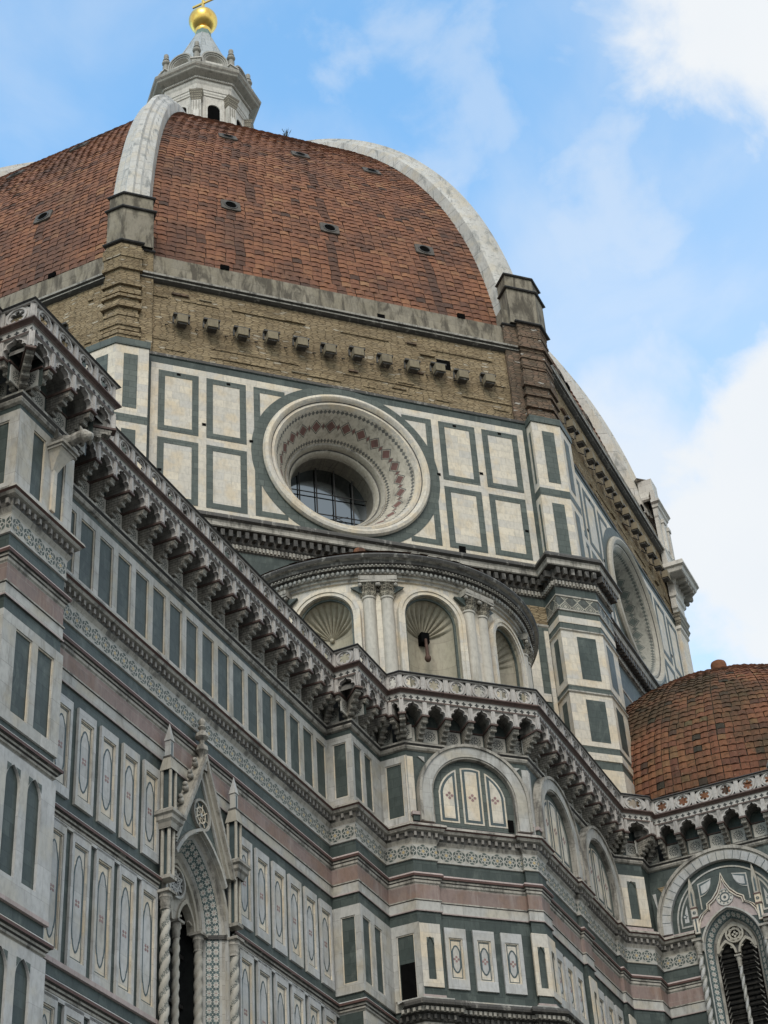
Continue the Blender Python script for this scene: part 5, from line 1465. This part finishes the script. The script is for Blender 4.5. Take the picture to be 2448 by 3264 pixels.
# little round vents in the tiles
v0 = None
for az, pts in ((225, ((-4.79, 69.97), (.59, 69.81), (5.93, 69.71), (-3.82, 79.68), (.43, 79.35), (4.77, 79.34))), (180, ((4.23, 70.6), (3.14, 80.8), (-1.15, 80.6), (-1.2, 70.4))), (270, ((-4.8, 69.9), (0.5, 69.8), (5.2, 69.8)))):
    for u, z in pts:
        sl = math.atan2(prof_ap(z) - prof_ap(z + .1), .1)
        Mw = face_frame(az, 0) @ Matrix.Translation((u, -prof_ap(z), z)) @ Matrix.Rotation(-sl, 4, 'X')
        if v0 is None:
            mb = MB();             o = []
            for i in range(20):
                a = 2 * PI * i / 20; t = min(.52 / max(abs(math.cos(a)), 1e-6), .44 / max(abs(math.sin(a)), 1e-6)); o.append((t * math.cos(a), t * math.sin(a)))
            mb.ring(o, circ(0, 0, .33, 20), -.05, .13, 'vent_stone'); mb.ring(circ(0, 0, .36, 20), circ(0, 0, .30, 20), .1, .16, 'dark')
            mb.face([(x, -.10, zz) for x, zz in circ(0, 0, .31, 18)], 'void')
            v0 = build('roof_vent', mb, dome, Mw)
        else: dup(v0, dome, Mw)

# ------------------------------------------------------------------ gallery of the south-east face, seen end-on at the right edge of the drum
mb = MB(); ca = 292.5
Fl, Fr = face_frame(270), face_frame(315)
def gpath(p, hw):
    a = pier_path(ca, p, hw); e = Fr @ Vector((HS, -p, 0)); return a[:4][:3] + [(e.x, e.y)]
G = gpath(.30, 1.5)
mb.sweep(G, [(0, 57.9), (.05, 57.85), (.05, 57.7), (-.05, 57.6), (-.10, 57.45), (.16, 57.3), (.02, 57.0), (.12, 56.8), (-.02, 56.5), (.0, 56.3), (-.1, 56.2), (-.1, 47.5)], ['lantern'] * 4 + ['leaf'] * 4 + ['lantern', 'lantern', 'cream'])
mb.sweep(G, [(-.4, 60.3), (1.0, 60.2), (1.05, 59.9), (.92, 59.82), (.86, 59.6), (.80, 59.55), (.22, 59.5), (.2, 59.3), (.1, 59.2), (.06, 58.8), (.12, 58.75), (.1, 58.5), (.0, 58.4), (0, 57.85)], 'lantern')
small_steps(mb, G, 0, 3, 59.24, 59.5, .2, .8, .45, .2, 'lantern_dark')
build('gallery_cornice', mb, dome)
mb = MB(); G2 = gpath(.26, 1.75)
mb.sweep(G2, [(-.5, 66.15), (0, 66.1), (0, 65.35), (.22, 65.3), (.26, 65.1), (.12, 65.0), (.10, 64.8), (.02, 64.75), (.0, 64.2), (-.05, 64.1)], 'lantern')
mb.sweep(G2, [(-.05, 64.2), (-.05, 60.2)], 'lantern'); mb.sweep(G2, [(-.05, 61.9), (.06, 61.85), (.06, 61.7), (0, 61.6), (.06, 60.4), (.1, 60.25)], 'lantern')
build('gallery_parapet', mb, dome)
mb = MB()
for side, F in ((0, Fl), (1, Fr)):
    us = (HS - 1.1, HS - .1) if side == 0 else [(-HS + .2 + q * 1.3) for q in range(14)]
    for u in us:
        mb.box(u - .16, u + .16, .2, .36, 61.85, 63.9, 'lantern')
        mb.box(u - .22, u + .22, .2, .42, 63.9, 64.15, 'lantern')
        if side: mb.box(u + .25, u + 1.0, .15, .226, 61.9, 63.7, 'lantern_dark')
b2 = MB()
o = MB()
for f_, m_ in zip(mb.f, mb.m): pass
build_tmp = mb
mbl = MB()
for F, uss in ((Fl, (HS - 1.1, HS - .1)), (Fr, [(-HS + .2 + q * 1.3) for q in range(14)])):
    t = MB()
    for u in uss: t.box(u - .16, u + .16, .2, .36, 61.85, 63.9, 'lantern'); t.box(u - .22, u + .22, .2, .42, 63.9, 64.15, 'lantern')
    for f, mi in zip(t.f, t.m): mbl.face([tuple(F @ Vector(t.v[q])) for q in f], t.mats[mi])
build('gallery_pilaster', mbl, dome)
mb = MB(); P = pier_path(ca, .05, 1.1, -.8); mb.sweep(P, [(-1.6, 67.6), (0, 67.5), (0, 66.3), (.1, 66.2), (.1, 66.0), (0, 65.9)], ['lantern'] * 5)
build('rib_base', mb, dome)

# weeds rooted between the tiles near the top of the dome
M['weed'] = plain('weed_leaves', (0.03, 0.035, 0.018), 0.9)
rnd = random.Random(11)
for az, u, z in ((225, 1.9, 88.5),):
    a_ = prof_ap(z) + .05
    mb = MB()
    for q in range(9):
        t, h = rnd.uniform(-.35, .35), rnd.uniform(.35, .95)
        mb.tube((0, 0, 0), (t, rnd.uniform(-.3, .1), h), .022, 'weed', 4, .006)
        mb.tube((t * .6, -.05, h * .6), (t * .6 + rnd.uniform(-.2, .2), -.1, h * .85), .03, 'weed', 4, .004)
    wd = build('weed', mb, None, face_frame(az, 0) @ Matrix.Translation((u, -a_, z)))
    wd['label'] = 'small dry weed sprouting from the upper edge of the big tiled dome'; wd['category'] = 'plant'
# ------------------------------------------------------------------ half-round niche building below the round window
EX, EY = -26.94 * S2, -26.94 * S2; ER = 6.5
exe = thing('exedra', 'half-round marble building with shell niches and paired columns below the big round window', 'building', (EX, EY, 33.4))
AX = 225.0
def ea(deg): return R(AX + deg)
NICHES = [(2.5 + 36.5 * k) for k in (-2, -1, 0, 1, 2)]
NH = 1.10; SPR = 39.02; NTOP = 40.6; NB = 35.2
mb = MB(); st = 0.75; hn = NH / ER
wall_end = 92.0
def wallquad(a0, a1, z00, z01, z10, z11, m='cream', r=ER):
    P = lambda a, z: (EX + r * math.cos(ea(a)), EY + r * math.sin(ea(a)), z)
    mb.face([P(a0, z00), P(a1, z01), P(a1, z11), P(a0, z10)], m)
a = -wall_end
hd = math.degrees(hn)
edges = sorted([-wall_end, wall_end] + [c - hd for c in NICHES if abs(c - hd) < wall_end] + [c + hd for c in NICHES if abs(c + hd) < wall_end])
for e0, e1 in zip(edges, edges[1:]):
    mid_a = (e0 + e1) / 2; inn = [c for c in NICHES if abs(mid_a - c) < hd]
    k = max(1, int((e1 - e0) / 1.0))
    for i in range(k):
        a0, a1 = e0 + (e1 - e0) * i / k, e0 + (e1 - e0) * (i + 1) / k
        if not inn: wallquad(a0, a1, 33.4, 33.4, NTOP, NTOP)
        else:
            za = lambda q: SPR + math.sqrt(max(NH ** 2 - (ER * R(q - inn[0])) ** 2, 0))
            wallquad(a0, a1, za(a0), za(a1), NTOP, NTOP); wallquad(a0, a1, 33.4, 33.4, NB, NB)
build('exedra_wall', mb, exe)
def niche_frame(c): return Matrix.Translation((EX, EY, 0)) @ Matrix.Rotation(ea(c) + PI / 2, 4, 'Z') @ Matrix.Translation((0, -ER, 0))
nch0 = None
for c in NICHES[0:5]:
    F = niche_frame(c)
    mb = MB(); n = 40; dep = .95
    # body of the niche
    q = lambda t, z, rr=NH: (rr * math.cos(t), .03 + dep * math.sin(t) * rr / NH, z)
    for i in range(n):
        t0, t1 = PI * i / n, PI * (i + 1) / n
        mb.face([q(t0, NB), q(t0, SPR), q(t1, SPR), q(t1, NB)], 'niche')
    # fluted shell: a quarter sphere whose flutes fan out from a hinge low on the back wall
    K = 12; n2 = 88
    def shell(t, f):
        d = dep * math.sqrt(max(1 - f * f, 0))
        fl = abs(math.sin(t * 11.0))
        rr = NH * f * (1 - .02 * fl * f)
        return (rr * math.cos(t), .03 + d - .13 * fl * min(1, 2.2 * f) * (1 - f ** 6), SPR - .32 * (1 - f) + rr * math.sin(t) - .10 * (1 - math.sin(t)) * f * (1 - f))
    for i in range(n2):
        for j in range(K):
            t0, t1 = PI * i / n2, PI * (i + 1) / n2; f0, f1 = math.sin(PI / 2 * j / K), math.sin(PI / 2 * (j + 1) / K)
            mb.face([shell(t0, f0), shell(t1, f0), shell(t1, f1), shell(t0, f1)][::-1], 'niche')
    for s in (-1, 1): mb.face([(s * NH, 0, NB), (s * NH, .2, NB), (s * NH, .2, SPR + .1), (s * NH, 0, SPR + .1)][::s], 'niche')
    mb.ball((0, dep - .04, SPR - .34), .10, 'niche', 8, 6)
    mb.box(-NH, NH, -1, .02, NB - .1, NB, 'cream')
    nn = build('shell_niche', mb, exe, F, smooth=True)
    mb = MB()
    mb.ring(archpts(0, 34.0, SPR, NH + .30, 32), archpts(0, 34.0, SPR, NH + .16, 32), -.1, .10, 'cream', closed=False)
    mb.ring(archpts(0, 34.0, SPR, NH + .16, 32), archpts(0, 34.0, SPR, NH + .02, 32), -.1, .06, 'cream', closed=False)
    mb.ring(archpts(0, 34.0, SPR, NH + .03, 32), archpts(0, 34.0, SPR, NH - .10, 32), -.22, -.14, 'green2', closed=False)
    build('archivolt', mb, nn, F)
    mb = MB()
    for s in (-1, 1): mb.prism([(s * 1.52, 40.30), (s * 1.06, 40.30), (s * 1.52, 39.92)], -.1, .06, 'green')
    build('spandrel_inlay', mb, nn, F)
    mb = MB()
    for s in (-1, 1):
        mb = MB(); mb.box(s * 1.72 - .07, s * 1.72 + .07, -.14, .02, 38.15, 38.32, 'void'); build('putlog_hole', mb, nn, F)
    if abs(c - 2.5) < .1:
        mb = MB(); mb.box(-.18, .16, -.95, -.62, SPR - .62, SPR - .18, 'void')
        mb.tube((-.02, .60, SPR - .5), (-.04, .50, SPR - 1.35), .05, 'rust', 7, .08); mb.ball((-.05, .48, SPR - 1.45), .13, 'rust', 9, 7, 1.2)
        build('water_spout', mb, nn, F, smooth=True)
# paired half columns
col0 = None
for c in (-70.5, -33.9 - 0, 2.6, 39.1, 75.6):
    pass
for c in [2.5 + 36.5 * k for k in (-1.5, -.5, .5, 1.5)]:
    for dlt in (-3.0, 3.0):
        Mw = Matrix.Translation((EX, EY, 0)) @ Matrix.Rotation(ea(c + dlt) + PI / 2, 4, 'Z') @ Matrix.Translation((0, -ER - .02, 0))
        if col0 is None:
            mb = MB()
            mb.lathe(0, 0, [(.245, 39.70), (.27, 36.6), (.275, 34.2), (.34, 34.0), (.36, 33.6)], 18, 'column')
            mb.lathe(0, 0, [(.28, 39.80), (.29, 39.76), (.28, 39.72), (.25, 39.70)], 18, 'column')
            mb.lathe(0, 0, [(.40, 40.34), (.36, 40.22), (.30, 40.12), (.38, 40.08), (.31, 39.98), (.34, 39.92), (.27, 39.80)], 16, 'leaf', mod=lambda a, z: 1 + .10 * math.cos(8 * a))
            mb.box(-.40, .40, -.3, .40, 40.34, 40.44, 'aged')
            for s in (-1, 1):
                mb.ball((s * .33, -.33, 40.24), .085, 'aged', 7, 5)
            col0 = build('half_column', mb, exe, Mw, smooth=True)
        else: dup(col0, exe, Mw)
    mb = MB(); F = niche_frame(c)
    mb.box(-.74, .74, -.1, .42, 40.44, 40.62, 'aged'); mb.box(-.10, .10, -.1, .10, 33.6, 40.44, 'cream')
    build('column_block', mb, exe, F)
# entablature
mb = MB(); a0, a1 = ea(-96), ea(96); ns = 96
prof = [(5.2, 41.58), (7.12, 41.50), (7.24, 41.46), (7.27, 41.38), (7.22, 41.28), (7.10, 41.24), (7.06, 41.12), (6.98, 41.08), (6.96, 41.0), (6.80, 40.97), (6.78, 40.80), (6.70, 40.78), (6.68, 40.70), (6.60, 40.68), (6.58, 40.58), (6.5, 40.56)]
mb.lathe(EX, EY, prof, ns, ['dark', 'dark', 'dark', 'dark', 'aged', 'dark', 'dark', 'aged', 'dark', 'aged', 'aged', 'aged', 'cream', 'aged', 'cream'], a0, a1)
for i in range(118):
    a = a0 + (a1 - a0) * (i + .5) / 118
    mb.ball((EX + 6.82 * math.cos(a), EY + 6.82 * math.sin(a), 40.89), .075, 'white', 6, 5, 1.2)
for i in range(150):
    a = a0 + (a1 - a0) * (i + .5) / 150
    c_, s_ = math.cos(a), math.sin(a)
    p0 = Vector((EX + 6.96 * c_, EY + 6.96 * s_, 41.04)); mb.tube(tuple(p0), (EX + 7.04 * c_, EY + 7.04 * s_, 41.04), .035, 'aged', 4)
build('entablature', mb, exe)
# tiled half cone roof
mb = MB(); rnd = random.Random(3)
RP = [(7.0 - .35 * q, 41.62 + (4.95 * (q / 20) ** 1.08)) for q in range(20)] + [(.25, 46.75)]
for (r0, z0), (r1, z1) in zip(RP, RP[1:]):
    k = max(8, int(r0 * 2 * PI * .55 / .36))
    for i in range(k):
        b0, b1 = a0 + (a1 - a0) * i / k, a0 + (a1 - a0) * (i + 1) / k
        e = rnd.uniform(.03, .07)
        P = lambda rr, b_, z: (EX + rr * math.cos(b_), EY + rr * math.sin(b_), z)
        mb.face([P(r0 + e, b0, z0 + e), P(r0 + e, b1, z0 + e), P(r1, b1, z1), P(r1, b0, z1)], 'tile2', rnd.uniform(.1, .8))
build('tile_roof', mb, exe)

# ------------------------------------------------------------------ tribune roof
mb = MB(); TXC, TYC, TZC, TRR = -.58, -29.86, 35.77, 9.81
def t_ap(z): return TRR if z < TZC else math.sqrt(max(TRR ** 2 - (z - TZC) ** 2, 0))
tz = [33.5 + .325 * i for i in range(7)] + [TZC + TRR * math.sin(PI / 2 * .99 * i / 46) for i in range(47)]
for q in range(-4, 7):
    tile_rows(mb, Matrix.Translation((TXC, TYC, 0)) @ face_frame(180 + 15 * q, 0), t_ap, tz, .37, .0, 'tile2', 5 + q, None, math.tan(PI / 24), .06)
build('tile_dome', mb, trib)
mb = MB(); mb.lathe(-.4, TYC, [(.02, 47.66), (.22, 47.64), (.36, 47.55), (.40, 47.42), (.40, 47.3), (.36, 46.2), (.6, 46.0), (.65, 45.2)], 16, 'tile2'); 
for i in range(len(mb.f)): mb.t[i] = .62
build('roof_knob', mb, trib, smooth=True)
# two rain-blackened tile runs beside the dome pier
# ------------------------------------------------------------------ lantern
lan = thing('lantern', 'white marble lantern with grey cone roof, golden ball and cross on the big dome', 'lantern', (0, 0, 95.5))
def oct8(ap): return octo(ap)
mb = MB()
mb.sweep(octo(5.2), [(-2.0, 97.35), (0, 97.3), (.1, 97.2), (.1, 96.9), (-.1, 96.8), (0, 95.2)], 'lantern', closed=True)
build('platform', mb, lan)
mb = MB(); AP = 3.05
mb.sweep(octo(AP), [(0, 104.9), (.10, 104.85), (.10, 104.35), (.04, 104.3), (.06, 104.1), (.0, 104.0), (.02, 103.85), (-.06, 103.8), (-.06, 97)], 'lantern', closed=True)
body = build('lantern_body', mb, lan)
w0 = None; v0 = None; c0 = None
hs = AP * T8
for k in range(8):
    F = face_frame(45 * k, AP)
    mb = MB()
    mb.ring(archpts(0, 97, 102.45, .62, 16), archpts(0, 97, 102.45, .46, 16), -.1, .06, 'lantern', closed=False)
    mb.prism(archpts(0, 97, 102.45, .46, 16), -.04, -.03, 'void')
    mb.box(-.80, -.62, -.1, .02, 97, 103.7, 'lantern'); mb.box(.62, .80, -.1, .02, 97, 103.7, 'lantern')
    if w0 is None: w0 = build('arched_window', mb, lan, F)
    else: dup(w0, lan, F)
    # corner buttress pilaster with leafy capital and a volute foot
    C = Matrix.Rotation(R(22.5 + 45 * k) + PI / 2, 4, 'Z') @ Matrix.Translation((0, -AP / math.cos(PI / 8), 0))
    if c0 is None:
        mb = MB(); mb.box(-.34, .34, -.3, .22, 97, 102.9, 'lantern')
        for q in (-.2, 0, .2): mb.box(q - .04, q + .04, .2, .25, 97.5, 102.8, 'lantern_dark')
        for (w, d, z), (w2, d2, z2) in zip([(.34, .24, 102.9), (.44, .38, 103.3), (.36, .28, 103.32), (.50, .46, 103.75)], [(.44, .38, 103.3), (.36, .28, 103.32), (.50, .46, 103.75), (.50, .46, 103.85)]):
            A = [(-w, .2, z), (-w, -d, z), (w, -d, z), (w, .2, z)]; B = [(-w2, .2, z2), (-w2, -d2, z2), (w2, -d2, z2), (w2, .2, z2)]
            for i in range(3): mb.face([A[i], A[i + 1], B[i + 1], B[i]], 'leaf' if z2 - z > .05 else 'lantern')
        c0 = build('corner_pilaster', mb, lan, C)
        mb = MB()
        n = 26; pts = []
        for i in range(n + 1):
            t = i / n * 2.2 * PI; rr = .75 - .09 * t / 1.0 * .9
            pts.append((1.35 + rr * math.cos(t + PI * .5), 99.0 + rr * math.sin(t + PI * .5)))
        for i in range(n):
            (d0, z0), (d1, z1) = pts[i], pts[i + 1]
            for x in (0,): mb.tube((x, -d0, z0), (x, -d1, z1), .22, 'lantern', 8)
        pr = [(-.1, 97.2), (2.2, 97.2), (2.1, 98.4), (1.2, 98.6), (.6, 99.6), (.35, 101.2), (.15, 102.4), (-.1, 102.4)]
        for x, s in ((-.2, 1), (.2, -1)): mb.face([(x, -d, z) for d, z in pr][::s], 'lantern')
        for (d0, z0), (d1, z1) in zip(pr, pr[1:]): mb.face([(-.2, -d0, z0), (-.2, -d1, z1), (.2, -d1, z1), (.2, -d0, z0)][::-1], 'lantern')
        v0 = build('volute_buttress', mb, lan, C, smooth=True)
    else: dup(c0, lan, C); dup(v0, lan, C)
mb = MB()
mb.sweep(octo(AP), [(-.6, 107.0), (.1, 106.9), (.95, 106.35), (1.02, 106.2), (.98, 106.0), (.85, 105.95), (.80, 105.75), (.74, 105.7), (.30, 105.45), (.26, 105.30), (.18, 105.26), (.16, 105.05), (.10, 104.9), (.05, 104.8)],
         ['lantern_dark'] * 4 + ['lantern', 'lantern_dark', 'lantern_dark', 'lantern_dark', 'lantern', 'lantern_dark', 'lantern', 'lantern', 'lantern'], closed=True)
small_steps(mb, octo(AP) + octo(AP)[:1], 0, 8, 105.3, 105.44, .24, .34, .13, .07, 'lantern')
build('lantern_cornice', mb, lan)
f0 = None; s0 = None
for k in range(8):
    C = Matrix.Rotation(R(22.5 + 45 * k) + PI / 2, 4, 'Z') @ Matrix.Translation((0, -3.42, 0))
    if f0 is None:
        mb = MB(); mb.box(-.34, .34, -.34, .34, 106.4, 107.2, 'lantern_dark'); mb.box(-.42, .42, -.42, .42, 107.2, 107.3, 'lantern')
        mb.lathe(0, 0, [(.05, 109.5), (.18, 109.4), (.20, 109.2), (.15, 108.95), (.24, 108.88), (.26, 108.80), (.18, 108.74), (.30, 108.6), (.33, 108.5), (.30, 108.38), (.18, 108.28), (.17, 108.1), (.27, 108.02), (.24, 107.6), (.34, 107.35), (.36, 107.28)], 12, 'lantern_dark')
        f0 = build('finial', mb, lan, C, smooth=True)
    else: dup(f0, lan, C)
    F = Matrix.Rotation(R(45 * k) + PI / 2, 4, 'Z') @ Matrix.Translation((0, -3.22, 0))
    if s0 is None:
        mb = MB()
        for ro, ri, d0, d1 in ((1.02, .90, -.9, .18), (.90, .78, -.9, .10), (.78, .66, -.9, .02)):
            mb.ring(archpts(0, 106.5, 107.55, ro, 18), archpts(0, 106.5, 107.55, ri, 18), d0, d1, 'lantern_mid', closed=False)
        for j in range(6):
            for i in range(18):
                q = lambda t, f: (.66 * math.cos(t) * math.cos(f), .02 + .7 * math.sin(f), 107.55 + .66 * math.sin(t) * math.cos(f))
                t0, t1, g0, g1 = PI * i / 18, PI * (i + 1) / 18, PI / 2 * j / 6, PI / 2 * (j + 1) / 6
                mb.face([q(t0, g0), q(t1, g0), q(t1, g1), q(t0, g1)][::-1], 'lantern')
        mb.box(-.66, .66, -.6, -.02, 106.5, 107.56, 'lantern')
        s0 = build('shell_niche', mb, lan, F)
    else: dup(s0, lan, F)
mb = MB()
mb.sweep(octo(1.0), [(-.44, 114.75), (-.40, 114.2), (0.72, 111.0), (1.56, 108.6), (2.1, 107.0)], ['copper', 'cone', 'cone', 'cone'], closed=True)
for k in range(8):
    t = R(22.5 + 45 * k); c = 1 / math.cos(PI / 8)
    mb.tube((.58 * c * math.cos(t), .58 * c * math.sin(t), 114.2), (3.08 * c * math.cos(t), 3.08 * c * math.sin(t), 107.0), .05, 'cone', 6, .09)
build('cone_roof', mb, lan)
mb = MB(); mb.lathe(0, 0, [(.42, 115.25), (.60, 115.12), (.66, 114.98), (.62, 114.80), (.52, 114.66), (.48, 114.6)], 28, 'gold')
build('ball_collar', mb, lan, smooth=True)
mb = MB(); n, k = 40, 22; BZ, BR = 116.28, 1.12
for j in range(k):
    for i in range(n):
        q = []
        for jj, ii in ((j, i), (j + 1, i), (j + 1, i + 1), (j, i + 1)):
            th = PI * jj / k; ph = 2 * PI * ii / n; q.append((BR * math.sin(th) * math.cos(ph), BR * math.sin(th) * math.sin(ph), BZ + BR * math.cos(th)))
        mb.face(q, 'gold')
build('golden_ball', mb, lan, smooth=True)
mb = MB(); mb.box(-.09, .09, -.09, .09, 117.2, 120.3, 'gold')
mb.box(-.06, .06, -.95, .95, 118.42, 118.62, 'gold')
mb.lathe(0, 0, [(.09, 117.6), (.16, 117.5), (.12, 117.4), (.2, 117.3)], 10, 'gold')
build('cross', mb, lan)

# ------------------------------------------------------------------ ground
mb = MB(); mb.face([(-600, -600, 0), (600, -600, 0), (600, 600, 0), (-600, 600, 0)], 'pave')
g = build('ground', mb, None); g['kind'] = 'structure'
